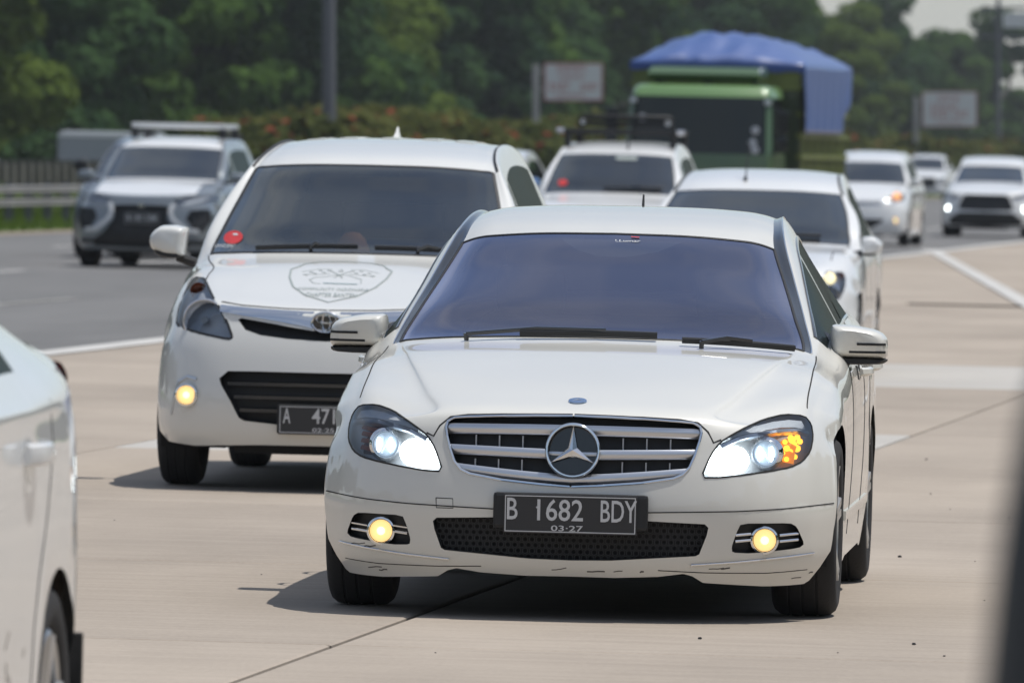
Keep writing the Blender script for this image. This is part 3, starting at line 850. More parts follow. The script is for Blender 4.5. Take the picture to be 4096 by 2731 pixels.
# ---- control nets
FPAT = [0, .25, .475, .655, .79, .89, .955, .983, .995, 1.0]
YPAT = [0, .01, .05, .13, .27, .46, .66, .82, .93, 1]
def lerp(a, b, t): return a + (b - a) * t
def generic_net(s):
    W, F, L, Ra, wz = s['W'], s['F'], s['L'], s['Ra'], s['wz']
    Rn = Ra * 0.86; rows = []
    th = [-25, -8, 8, 25, 38, 52, 66, 80, 97, 118, 145]
    arch = lambda a, cy: (cy - Rn * math.cos(R(a)), wz + Rn * math.sin(R(a)))
    pz = [0, 0, 0, .01, .03, .07, .15, .3, .58, 1]
    bw = s.get('bow', 1.0)
    yp = [p if k > 5 else p * bw for k, p in enumerate(YPAT)]
    for i in range(7):
        zc, yc, wf = s['fz'][i], F + s['fy'][i], s['fw'][i]; ye, ze = arch(th[i], 0)
        rows.append([(W * wf * FPAT[k] if k < 9 else W, yc + (ye - yc) * yp[k], zc + (ze - zc) * pz[k]) for k in range(10)])
    hx = [0, .25, .46, .56, .72, .83, .90, .95, .985, 1]
    pz = [0, .004, .012, .02, .03, .06, .14, .31, .60, 1]
    hy = [0, .01, .05, .10, .26, .46, .66, .82, .93, 1]
    for j in range(4):
        zc, yc = s['hood'][j]; ye, ze = arch(th[7 + j], 0); ed = s.get('hedge', [0, 0, 0, 0])[j]
        rows.append([(W * hx[k], yc + (ye - yc) * hy[k], zc + ed * min(1, hx[k] / .72) ** 2 * (1 - pz[k]) + (ze - zc) * pz[k]) for k in range(10)])
    bz = s['belt']; rake = s.get('rake', .95)
    ysb = s.get('yb') or list(np.linspace(Ra + .06, L - Ra - .03, 7))   # sill
    for j in range(11):                                   # rows 11..21
        zc, yc = s['cab'][j]; xg = s['xg'][j]; drop4, drop5 = s['drop'][j]; bow = s['bowy'][j]
        x5 = xg + s.get('x5', .06) + (.02 if j < 3 else 0)
        zb = bz + s.get('bzr', .05) * j / 10
        if j == 0:
            row = [(0, yc, zc), (xg * .38, yc + bow * .08, zc - .002), (xg * .7, yc + bow * .32, zc - drop4 * .35), (xg * .86, yc + bow * .6, zc - drop4 * .6), (xg, yc + bow, zc - drop4),
                   (xg + .045, yc + bow * 1.05, zc - drop5), (W * .945, yc + bow, zb - .02), (W * .98, yc + bow * .8, zb - .10), (W * .998, .5 * (yc + bow) + .5 * ysb[0], .58), (W * .975, ysb[0], .2)]
        else:
            if j <= 6: yb = ysb[j]; wb = min(1.0, j / 3.0); y6 = lerp(yc + bow * 1.1, yb, .45 * wb + .25)
            else: y6 = yc - .05
            if j <= 5: c8, c9 = (W, lerp(y6, yb, .7), .55), (W * .975, yb, .19)
            else:
                a = [0, 50, 88, 122, 155][j - 6] if j <= 10 else 180
                ya, za = arch(a, L); c8, c9 = (W, lerp(y6, ya, .65), lerp(zb, za, .62)), (W, ya, za)
            yb8 = c8[1]
            row = [(0, yc, zc), (xg * .45, yc + bow * .12, zc - drop4 * .08), (xg * .75, yc + bow * .42, zc - drop4 * .38), (xg * .9, yc + bow * .72, zc - drop4 * .68), (xg, yc + bow, zc - drop4),
                   (x5, yc + bow * 1.05, zc - drop5), (W * .945, y6, min(zb, zc - drop5 - .03)), (W * .985, lerp(y6, yb8, .4), min(zb - .1, zc - drop5 - .12)), c8, c9]
        rows.append(row)
    Yr = s['rear']                                         # rows 22..25
    for j in range(4):
        zc, yc = s['rz'][j]; ye = L + Ra + .05; ze = [.30, .22, .2, .19][j]
        p2 = [0, 0, .01, .02, .05, .10, .22, .4, .65, 1]
        rows.append([(W * FPAT[k] * [.93, .97, .98, .94][j], yc + (ye - yc) * YPAT[k], zc + (ze - zc) * p2[k] * (1 if j < 3 else .2)) for k in range(10)])
    tp = s.get('taper', 0)
    if tp: rows = [[(x * (1 - tp * max(0, (y - L - .25) / .7) ** 1.3 if y > L + .25 else x * 1.0) if y > L + .25 else x, y, z) for (x, y, z) in r] for r in rows]
    return rows

def wheel(parent, x, y, r, w, rim, sgn, style=5, name='wheel', m=None):
    """tyre and rim turned about the axle; sgn = side the face looks to"""
    t = empty(name); t.parent = parent; t.location = (x, y, r)
    mb = MB(); h = w / 2
    prof = [(rim, -h * .78), (rim + .02, -h * .92), (lerp(rim, r, .55), -h), (r - .02, -h * .93), (r - .004, -h * .75)]
    for g in (-.45, -.05, .38): prof += [(r, h * (g - .05)), (r - .004, h * (g - .03)), (r - .004, h * (g + .03)), (r, h * (g + .05))]
    prof += [(r - .004, h * .75), (r - .02, h * .93), (lerp(rim, r, .55), h), (rim + .02, h * .92), (rim, h * .78), (rim - .01, h * .6), (rim - .01, -h * .6)]
    mb.lathe(prof, axis='x', seg=40, close=True); part('tyre', mb, RUBBER, t, smooth=True)
    mb = MB(); f = sgn * h
    mb.lathe([(rim + .004, f * .8), (rim - .006, f * .88), (rim - .018, f * .8), (rim - .025, f * .3), (rim * .6, f * .12), (.02, f * .15)], axis='x', seg=32)
    mb.lathe([(rim * .30, f * .55), (rim * .22, f * .75), (.001, f * .78)], axis='x', seg=20)
    for k in range(style):
        a = 2 * math.pi * k / style + .3
        for da in (-.10, .10):
            a0, a1 = a + da * .6, a + da
            c0, c1 = Vector((f * .66, rim * .24 * math.cos(a0), rim * .24 * math.sin(a0))), Vector((f * .80, (rim - .012) * math.cos(a1), (rim - .012) * math.sin(a1)))
            tn = Vector((0, -math.sin(a), math.cos(a))) * .016; dx = Vector((f * .16, 0, 0))
            mb.loft([[c0 - tn * 1.2, c0 - tn + dx, c0 + tn + dx, c0 + tn * 1.2], [c1 - tn, c1 - tn * .8 + dx, c1 + tn * .8 + dx, c1 + tn]])
    part('rim', mb, m or ALLOY, t, smooth=True)
    mb = MB(); mb.lathe([(rim * .75, -f * .2), (rim * .75, f * .05), (.03, f * .05)], axis='x', seg=20); part('brake_disc', mb, DCHROME, t)
    return t
def wells(parent, L, Ra, wz, W):
    for cy in (0, L):
        for sg in (1, -1):
            mb = MB(); rings = []
            for k in range(13):
                a = R(-20 + 220 * k / 12)
                rings.append([(sg * xx, cy - (Ra + .012) * math.cos(a), wz + (Ra + .012) * math.sin(a)) for xx in (W - .035, W * .6)])
            mb.loft(rings, closed=False)
            mb.add([(sg * W * .6, cy - (Ra + .012) * math.cos(R(-20 + 220 * k / 12)), wz + (Ra + .012) * math.sin(R(-20 + 220 * k / 12))) for k in range(13)], [tuple(range(13))])
            part('wheel_well', mb, UNDER, parent)
def blob_shell(poly, ys, scales, cx, cz, seg_pow=1):
    """rings of a scaled outline at several depths, for mirror shells"""
    rings = []
    for y, (sx, sz) in zip(ys, scales): rings.append([Vector((cx + (p[0] - cx) * sx, y, cz + (p[1] - cz) * sz)) for p in poly])
    return rings
def mirror_part(parent, sg, poly, y0, depth, m, base_poly=None, arm=None, slits=None, y_arm=None, name='side_mirror', curve=.18):
    """poly = outline of the shell in (x, z) on the +x side"""
    t = empty(name); t.parent = parent
    cx = sum(p[0] for p in poly) / len(poly); cz = sum(p[1] for p in poly) / len(poly)
    P = chaikin(resample(poly, .03, True)[:-1], 1)
    def bend(p): return Vector((sg * p.x, p.y + curve * (p.x - min(q[0] for q in poly)), p.z))
    ys = [y0 - depth * .55, y0 - depth * .50, y0 - depth * .38, y0 - depth * .18, y0, y0 + depth * .35, y0 + depth * .37]
    sc = [(.66, .58), (.82, .78), (.93, .91), (.985, .98), (1, 1), (.98, .96), (.9, .86)]
    mb = MB(); mb.loft([[bend(p) for p in r] for r in blob_shell(P, ys, sc, cx, cz)])
    part('mirror_shell', mb, m, t, smooth=True)
    shell = BVHTree.FromPolygons([Vector(v) for v in mb.v], mb.f)
    mb = MB(); mb.loft([[bend(p) for p in r] for r in blob_shell(P, [y0 + depth * .378, y0 + depth * .382], [(.86, .82), (.86, .82)], cx, cz)]); part('mirror_glass', mb, CHROME, t)
    if base_poly:
        bx = sum(p[0] for p in base_poly) / len(base_poly); bz = sum(p[1] for p in base_poly) / len(base_poly)
        mb = MB(); mb.loft([[bend(p) for p in r] for r in blob_shell(chaikin(base_poly, 1), [y0 - depth * .46, y0 - depth * .35, y0 - depth * .1, y0 + depth * .36], [(.8, .6), (.95, .9), (1, 1), (1, .9)], bx, bz)])
        part('mirror_base', mb, BLACK, t, smooth=True)
    if arm:
        mb = MB(); a, b, w = arm
        mb.tube([Vector((sg * a[0], a[1], a[2])), Vector((sg * b[0], b[1], b[2]))], w, 8); part('mirror_arm', mb, BLACK, t, smooth=True)
    if slits:
        for (xa, xb, z, h) in slits:
            mb = MB(); rings = []
            for k in range(9):
                x = lerp(xa, xb, k / 8); h_ = shell.ray_cast(Vector((sg * min(x, xb - .004), -2, z)), Vector((0, 1, 0)))
                yy = h_[0].y if h_[0] is not None else y0
                rings.append([Vector((sg * x, yy - .003, z - h / 2)), Vector((sg * x, yy - .003, z + h / 2)), Vector((sg * x, yy + .01, z + h / 2)), Vector((sg * x, yy + .01, z - h / 2))])
            mb.loft(rings); part('slit_trim', mb, BLACK, t)
    return t
def seat(parent, x, y, z=.35, h=.62, w=.5):
    t = empty('seat'); t.parent = parent; t.location = (x, y, z)
    mb = MB(); mb.box(-w / 2, w / 2, -.28, .22, 0, .16); part('cushion', mb, INTER, t, bevel=.04)
    mb = MB(); M = Matrix.Translation((0, .22, .12)) @ Matrix.Rotation(R(-14), 4, 'X'); mb.box(-w / 2, w / 2, -.06, .07, 0, h, M); part('backrest', mb, INTER, t, bevel=.05)
    mb = MB(); mb.box(-.13, .13, -.05, .06, h + .02, h + .2, M); part('headrest', mb, INTER, t, bevel=.04)
def plate_part(B, parent, cx, cz, w, h, y, holder, rows, tilt=0):
    t = empty('number_plate'); t.parent = parent; t.location = (cx, y, cz); t.rotation_euler = (R(tilt), 0, 0)
    if holder:
        mb = MB(); mb.box(-holder[0], holder[0], -.004, .03, holder[2], holder[1]); part('plate_holder', mb, BLACK, t, bevel=.012)
    mb = MB(); mb.box(-w / 2, w / 2, -.010, -.0045, -h / 2, h / 2); part('plate', mb, PLATE, t, bevel=.002)
    mb = MB(); b = .003; i = .005
    for (a0, a1, c0, c1) in ((-w / 2 + i, w / 2 - i, h / 2 - i - b, h / 2 - i), (-w / 2 + i, w / 2 - i, -h / 2 + i, -h / 2 + i + b), (-w / 2 + i, -w / 2 + i + b, -h / 2 + i + b, h / 2 - i - b), (w / 2 - i - b, w / 2 - i, -h / 2 + i + b, h / 2 - i - b)):
        mb.box(a0, a1, -.0125, -.0101, c0, c1)
    part('plate_border', mb, INK, t)
    for (txt, x, z, fw, fh) in rows:
        text_part('lettering', txt, .08, (x, -.0115, z), t, INK, offset=.0006, fit=(fw, fh))
    return t
def wiper(B, parent, rc0, rc1, sg=1):
    """blade and arm lying on the windshield between two net points"""
    t = empty('wiper'); t.parent = parent
    pn = [B.grid(lerp(rc0[0], rc1[0], k / 8), lerp(rc0[1], rc1[1], k / 8), .016, 1) for k in range(9)]
    # straight line between ends (the glass is nearly flat there)
    a, b = rc0[2], rc1[2]
    p = [Vector((lerp(a.x, b.x, k / 8), lerp(a.y, b.y, k / 8), lerp(a.z, b.z, k / 8) + .012 * math.sin(math.pi * k / 8))) for k in range(9)]
    mb = sweep(p, [Vector((0, -.5, .8))] * 9, .03, .022); part('wiper_blade', mb, BLACK, t)
    mid = p[4]; mb = sweep([mid + Vector((0, -.01, .015)), lerp(mid, rc1[3], .5) + Vector((0, -.02, .012)), rc1[3]], [Vector((0, -.5, .8))] * 3, .018, .014)
    part('wiper_arm', mb, GLOSSB, t)
    return t

def fwiper(B, parent, a, b, p):
    """wiper from tip a to inner end b (front view x, z), arm going to pivot p"""
    t = empty('wiper'); t.parent = parent
    pa, pb = B.front(*a, .014), B.front(*b, .014)
    pts = []
    for k in range(9):
        q = B.front(lerp(a[0], b[0], k / 8), lerp(a[1], b[1], k / 8) + .004 * math.sin(math.pi * k / 8), .016); pts.append(q)
    part('wiper_blade', sweep([q[0] for q in pts], [q[1] for q in pts], .016, .016), BLACK, t)
    mid, pv = pts[5], B.front(*p, .022)
    part('wiper_arm', sweep([mid[0] + mid[1] * .014, (mid[0] + pv[0]) / 2 + mid[1] * .02, pv[0]], [mid[1]] * 3, .014, .010), GLOSSB, t)
    mb = MB(); mb.tube([pv[0] - pv[1] * .02, pv[0] + pv[1] * .006], .009, 8); part('wiper_pivot', mb, GLOSSB, t, smooth=True)

def lamp_bowl(parent, x, y, z, r, depth, m_lit, hot=None, name='reflector', facing=(0, -1, 0)):
    """round reflector with a lit disc inside"""
    t = empty(name); t.parent = parent; t.location = (x, y, z)
    mb = MB(); mb.lathe([(r, 0), (r * .95, depth * .35), (r * .75, depth * .75), (r * .45, depth)], axis='y', seg=24); part('bowl', mb, CHROME, t, smooth=True)
    mb = MB(); mb.lathe([(r * .93, depth * .30), (r * .6, depth * .12), (.0005, depth * .08)], axis='y', seg=24); part('lamp', mb, m_lit, t, smooth=True)
    mb = MB(); mb.lathe([(r + .007, .004), (r + .007, -.006), (r, -.008), (r - .001, .004)], axis='y', seg=28, close=True); part('bezel', mb, CHROME, t, smooth=True)
    if hot:
        mb = MB(); mb.lathe([(r * .35, depth * .06), (.0005, depth * .0)], axis='y', seg=16); part('bulb', mb, hot, t)
    return t

def car_common(B, root, s, paint, glass, win_rows=(11.9, 18.3), bpil=(14.5, 14.75), c_pil=None, hood=True, strip=False, rear_glass=(18.0, 20.5), interior=False, wheel_style=5):
    """regions of the skin given to panels, then wheels, wells, floor"""
    e = .02
    B.region('windshield', 11 + e, 14 - e, 0, 4)
    B.region('rear_glass', rear_glass[0] + e, rear_glass[1] - e, 0, 4)
    B.region('roof', 14, rear_glass[0], 0, 4)
    if hood: B.region('hood', 7.25, 11, 0, 4)
    if strip: B.region('roof_moulding', 11, rear_glass[0], 4, 4.6)
    B.region('side_window', win_rows[0], win_rows[1], 5.1, 5.9)
    if bpil: B.region('pillar_trim', bpil[0], bpil[1], 5.1, 5.9)
    B.region('front_door', 11.9, 14.6, 5.9, 9); B.region('rear_door', 14.6, 17.1, 5.9, 9)
    for q in ('front_door', 'rear_door'): pass
def car_emit(B, root, s, paint, glass, interior=False, wheel_style=5, wheels=True, hoodmat=None):
    W, L, Ra, wz = s['W'], s['L'], s['Ra'], s['wz']
    B.finish()
    both, each = (1, -1), ((1,), (-1,))
    skin_part(B, 'body', 'body', paint, root, both)
    for nm in ('hood', 'roof'): skin_part(B, nm, nm, paint, root, both)
    skin_part(B, 'windshield', 'windshield', glass, root, both)
    skin_part(B, 'rear_glass', 'rear_glass', DGLASS, root, both)
    for sd in each:
        skin_part(B, 'side_window', 'side_window', SGLASS, root, sd)
        skin_part(B, 'pillar_trim', 'pillar_trim', GLOSSB, root, sd)
        skin_part(B, 'roof_moulding', 'roof_moulding', GLOSSB, root, sd)
        skin_part(B, 'front_door', 'front_door', paint, root, sd)
        skin_part(B, 'rear_door', 'rear_door', paint, root, sd)
    if wheels:
        r = s['r']
        for cy in (0, L):
            for sg in (1, -1): wheel(root, sg * (W - .005 - s['tw'] / 2), cy, r, s['tw'], s['rim'], sg, wheel_style)
        wells(root, L, Ra, wz, W)
        mb = MB()
        mb.box(-W * .6, W * .6, s['F'] + .22, L + .75, .2, .5); mb.box(-W * .93, W * .93, Ra + .03, L - Ra - .03, .2, .42)
        part('floor_pan', mb, UNDER, root)
        mb = MB(); mb.box(-W * .5, W * .5, s['F'] + .15, s['F'] + .19, .17, .24); part('air_dam', mb, UNDER, root)

def cabin(root, W, ydash, zdash, L, zseat, wheel_x, roofz):
    mb = MB(); mb.box(-W * .84, W * .84, ydash, ydash + .5, zdash - .32, zdash - .07); part('dashboard', mb, DASH, root, bevel=.05)
    mb = MB(); mb.box(wheel_x - .18, wheel_x + .18, ydash + .30, ydash + .48, zdash - .10, zdash - .02); part('instrument_hood', mb, DASH, root, bevel=.03)
    t = empty('steering_wheel'); t.parent = root; t.location = (wheel_x, ydash + .66, zdash - .09); t.rotation_euler = (R(-24), 0, 0)
    mb = MB(); mb.lathe([(.185 + .016 * math.cos(a), .016 * math.sin(a)) for a in np.linspace(0, 2 * math.pi, 9)[:-1]], axis='y', seg=28, close=True); part('wheel_rim', mb, INTER, t, smooth=True)
    mb = MB(); mb.box(-.17, .17, -.01, .012, -.02, .02); mb.box(-.055, .055, -.02, .02, -.06, .05); mb.box(-.02, .02, -.01, .01, -.17, 0); part('hub', mb, INTER, t, bevel=.006)
    for x in (-.37, .37): seat(root, x, ydash + 1.25, zseat, .60)
    mb = MB(); M = Matrix.Translation((0, L - .15, zseat + .15)) @ Matrix.Rotation(R(-16), 4, 'X'); mb.box(-W * .72, W * .72, -.08, .08, 0, .58, M); mb.box(-W * .72, W * .72, -.5, 0, -.1, .05, M)
    part('rear_seat', mb, INTER, root, bevel=.05)
    mb = MB(); mb.box(-.12, .12, ydash + .72, ydash + .76, roofz - .14, roofz - .08); part('rear_view_mirror', mb, BLACK, root, bevel=.01)

# ------------------------------------------------------------------ hero: cream white saloon
def merc_net():
    W = .885
    x9 = .885
    def arch(a, cy=0.0, r=.30, wz=.31): return (cy - r * math.cos(R(a)), wz + r * math.sin(R(a)))
    X = [0, .22, .42, .58, .71, .79, .842, .868, .880, .885]
    YP = [0, .005, .03, .085, .18, .29, .40, .46, .49]       # offsets back from the centre
    rows = []
    fz = [.125, .205, .300, .385, .480, .570, .655]
    fy = [-.775, -.815, -.830, -.835, -.822, -.800, -.772]
    th = [-25, -8, 8, 25, 38, 52, 66]
    wf = [.955, .985, .997, 1.0, .995, .985, .96]
    sc = [1.0, 1.0, 1.0, 1.0, 1.03, 1.08, 1.12]
    for i in range(7):
        ye, ze = arch(th[i]); r = []
        for k in range(9):
            y = fy[i] + YP[k] * sc[i]; z = fz[i] + (ze - fz[i]) * [0, 0, 0, .01, .02, .05, .12, .25, .5][k]
            r.append((X[k] * (wf[i] if k > 2 else 1), y, z))
        r.append((x9, ye, ze)); rows.append(r)
    # creased nose of the bonnet
    ye, ze = arch(80)
    rows.append([(0, -.735, .704), (.18, -.730, .705), (.34, -.708, .706), (.455, -.665, .704), (.515, -.625, .690), (.725, -.385, .714), (.795, -.25, .706), (.838, -.16, .692), (.868, -.09, .672), (x9, ye, ze)])
    ye, ze = arch(97)
    rows.append([(0, -.52, .765), (.19, -.517, .765), (.36, -.495, .763), (.503, -.45, .757), (.555, -.42, .742), (.732, -.25, .758), (.797, -.13, .742), (.842, -.05, .720), (.872, .01, .690), (x9, ye, ze)])
    ye, ze = arch(118)
    rows.append([(0, -.22, .830), (.22, -.217, .830), (.41, -.20, .827), (.565, -.16, .818), (.608, -.13, .804), (.745, -.02, .800), (.803, .05, .780), (.848, .10, .752), (.876, .14, .70), (x9, ye, ze)])
    ye, ze = arch(145)
    rows.append([(0, .08, .886), (.24, .083, .885), (.45, .10, .881), (.622, .14, .869), (.658, .165, .856), (.756, .21, .840), (.809, .25, .816), (.853, .27, .78), (.880, .29, .68), (x9, ye, ze)])
    rows.append([(0, .38, .935), (.27, .40, .932), (.51, .465, .923), (.667, .575, .909), (.712, .62, .900), (.757, .64, .882), (.800, .63, .852), (.862, .60, .79), (.884, .50, .60), (.868, .42, .19)])
    rows.append([(0, .70, 1.062), (.29, .72, 1.058), (.50, .77, 1.046), (.595, .82, 1.034), (.668, .88, 1.012), (.722, .93, .992), (.803, .95, .915), (.870, .92, .82), (.887, .86, .55), (.868, .78, .18)])
    rows.append([(0, 1.0, 1.178), (.27, 1.02, 1.174), (.46, 1.07, 1.161), (.55, 1.11, 1.148), (.618, 1.16, 1.124), (.682, 1.21, 1.100), (.806, 1.28, .922), (.876, 1.28, .82), (.889, 1.22, .55), (.869, 1.18, .18)])
    rows.append([(0, 1.30, 1.292), (.25, 1.32, 1.288), (.42, 1.36, 1.277), (.50, 1.39, 1.267), (.564, 1.43, 1.246), (.642, 1.47, 1.214), (.808, 1.60, .930), (.879, 1.60, .82), (.890, 1.58, .55), (.870, 1.55, .18)])
    rows.append([(0, 1.58, 1.352), (.25, 1.59, 1.349), (.41, 1.62, 1.340), (.485, 1.64, 1.332), (.548, 1.67, 1.314), (.616, 1.70, 1.278), (.808, 1.85, .933), (.879, 1.87, .82), (.890, 1.87, .55), (.870, 1.85, .18)])
    rows.append([(0, 2.0, 1.388), (.25, 2.0, 1.385), (.40, 2.01, 1.377), (.47, 2.02, 1.369), (.532, 2.04, 1.352), (.597, 2.06, 1.316), (.804, 2.15, .936), (.878, 2.15, .82), (.889, 2.15, .55), (.870, 2.12, .18)])
    rows.append([(0, 2.50, 1.375), (.25, 2.50, 1.373), (.39, 2.50, 1.366), (.46, 2.50, 1.358), (.522, 2.50, 1.342), (.586, 2.51, 1.306), (.797, 2.45, .945), (.872, 2.43, .84), (.885, 2.42, .62), (.885, 2.46, .38)])
    L = 2.76
    for (yc, zc, z5, x5, y6, z6, th_) in ((2.85, 1.318, 1.262, .585, 2.70, .962, 50), (3.15, 1.19, 1.14, .61, 2.95, .965, 88), (3.42, 1.055, 1.03, .67, 3.18, .962, 122), (3.62, 1.03, 1.00, .70, 3.35, .95, 155)):
        ye, ze = arch(th_, L)
        rows.append([(0, yc, zc), (.24, yc, zc - .002), (.39, yc - .01, zc - .01), (.46, yc - .015, zc - .018), (.53, yc - .03, lerp(zc, z5, .6)), (x5, yc - .05, z5), (.80, y6, z6), (.86, lerp(y6, ye, .3), lerp(z6, ze, .3)), (.882, lerp(y6, ye, .65), lerp(z6, ze, .65)), (x9, ye, ze)])
    for (yc, zc, ze) in ((3.74, 1.01, .30), (3.77, .75, .22), (3.78, .45, .2), (3.70, .20, .19)):
        rows.append([(x * .98, lerp(yc, L + .42, p), lerp(zc, ze, q)) for x, p, q in zip(X, YPAT, [0, 0, .01, .02, .05, .10, .22, .4, .65, 1])])
    return rows

M_ = ground_matrix(.25, 32.9, 4.3)
merc = empty('saloon_car', M_, 'cream white saloon in front with lit headlights, amber indicator and black plate B 1682 BDY', 'car')
B = Body(merc_net(), 8)
S = dict(W=.885, L=2.76, Ra=.352, wz=.31, F=-.83, r=.310, rim=.222, tw=.225)
car_common(B, merc, S, CREAM, FILMG, strip=True, win_rows=(11.6, 18.3), bpil=(14.6, 14.9), rear_glass=(18.0, 20.0))
circ = lambda cy, cz, r, n=30: [(cy + r * math.cos(2 * math.pi * k / n), cz + r * math.sin(2 * math.pi * k / n)) for k in range(n)]
B.cut('trash', circ(0, .31, .352), 'S', flt=lambda c: c.x > .55 and c.y > -.5)
B.cut('trash', circ(2.76, .31, .352), 'S', flt=lambda c: c.x > .55)
low = [(-.01, .150), (.15, .149), (.30, .156), (.385, .168), (.415, .160), (.45, .138), (.63, .127), (.76, .118), (.795, .140), (.83, .185), (.90, .30)]
B.cut('trash', low + [(.90, -.1), (-.01, -.1)], 'F', flt=lambda c: c.y < -.2)
HLP = chaikin([(.788, .672), (.765, .700), (.70, .706), (.635, .690), (.58, .665), (.535, .639), (.497, .614), (.468, .572), (.437, .494), (.505, .496), (.585, .506), (.665, .518), (.73, .530), (.768, .549), (.792, .583), (.797, .630)], 1, keep=.2)
B.cut('headlight', HLP)
GRP = [(-.01, .692), (.13, .690), (.24, .686), (.36, .680), (.405, .676), (.428, .664), (.434, .645), (.428, .615), (.415, .57), (.398, .528), (.375, .503), (.345, .490), (.235, .472), (.10, .460), (-.01, .454)]
B.cut('grille', GRP)
INP = [(-.01, .350), (.265, .345), (.455, .338), (.467, .326), (.462, .300), (.438, .236), (.425, .229), (.30, .220), (.14, .208), (-.01, .205)]
B.cut('intake', INP)
FGP = chaikin([(.575, .342), (.735, .343), (.757, .330), (.782, .270), (.765, .256), (.61, .240), (.548, .243), (.545, .262), (.560, .310)], 1, keep=.15)
B.cut('fog_recess', FGP)
B.cut('bumper', low[:] + [(.95, .30), (.95, .410), (.88, .404), (.80, .398), (.705, .390), (.56, .382), (.26, .373), (-.01, .371)], over=['body'], flt=lambda c: c.y < -.28)
car_emit(B, merc, S, CREAM, FILMG, interior=True)
skin_part(B, 'bumper', 'bumper', CREAM, merc, (1, -1))
cabin(merc, .80, .62, .93, 2.76, .26, -.36, 1.36)
# seams
seam(B, merc, [(.003, .3715), (.26, .3735), (.56, .3825), (.705, .3905), (.80, .3985), (.872, .404)], both=True, w=.004)
seam(B, merc, HLP, both=True, closed=True, w=.006, t=.002)
seam(B, merc, [(.003, .697), (.13, .695), (.24, .692), (.36, .687), (.42, .678), (.455, .648), (.475, .612), (.50, .622)], both=True, w=.006)
gseam(B, merc, [(lerp(7.25, 11, k / 30), lerp(5.5, 5.0, k / 30)) for k in range(31)], .005)
gseam(B, merc, [(7.25 + .0, .0)] * 2, .001)
for rr in (11.95, 14.6, 17.0): gseam(B, merc, [(rr, 5.9 + k * .1) for k in range(30)], .006)
gseam(B, merc, [(r / 8, 5.875) for r in range(93, 146)], .014, CHROME, 'window_sill_trim', t=.004)
gseam(B, merc, [(r / 8, 5.125) for r in range(93, 146)], .016, GLOSSB, 'window_frame', t=.004)
gseam(B, merc, [(11, c / 8) for c in range(0, 33)], .010, BLACK, 'cowl_seal', t=.004)
gseam(B, merc, [(14, c / 8) for c in range(0, 33)], .012, BLACK, 'windshield_seal', t=.003)
gseam(B, merc, [(r / 8, 4) for r in range(88, 113)], .010, BLACK, 'windshield_seal', t=.004)
gseam(B, merc, [(r / 8, 4.62) for r in range(88, 145)], .006, CHROME, 'moulding_edge', t=.004)
seam(B, merc, [(lerp(-.3, .35, k / 20), .10) for k in range(1)] + [(.1, .1)], 'T', w=.001) if False else None
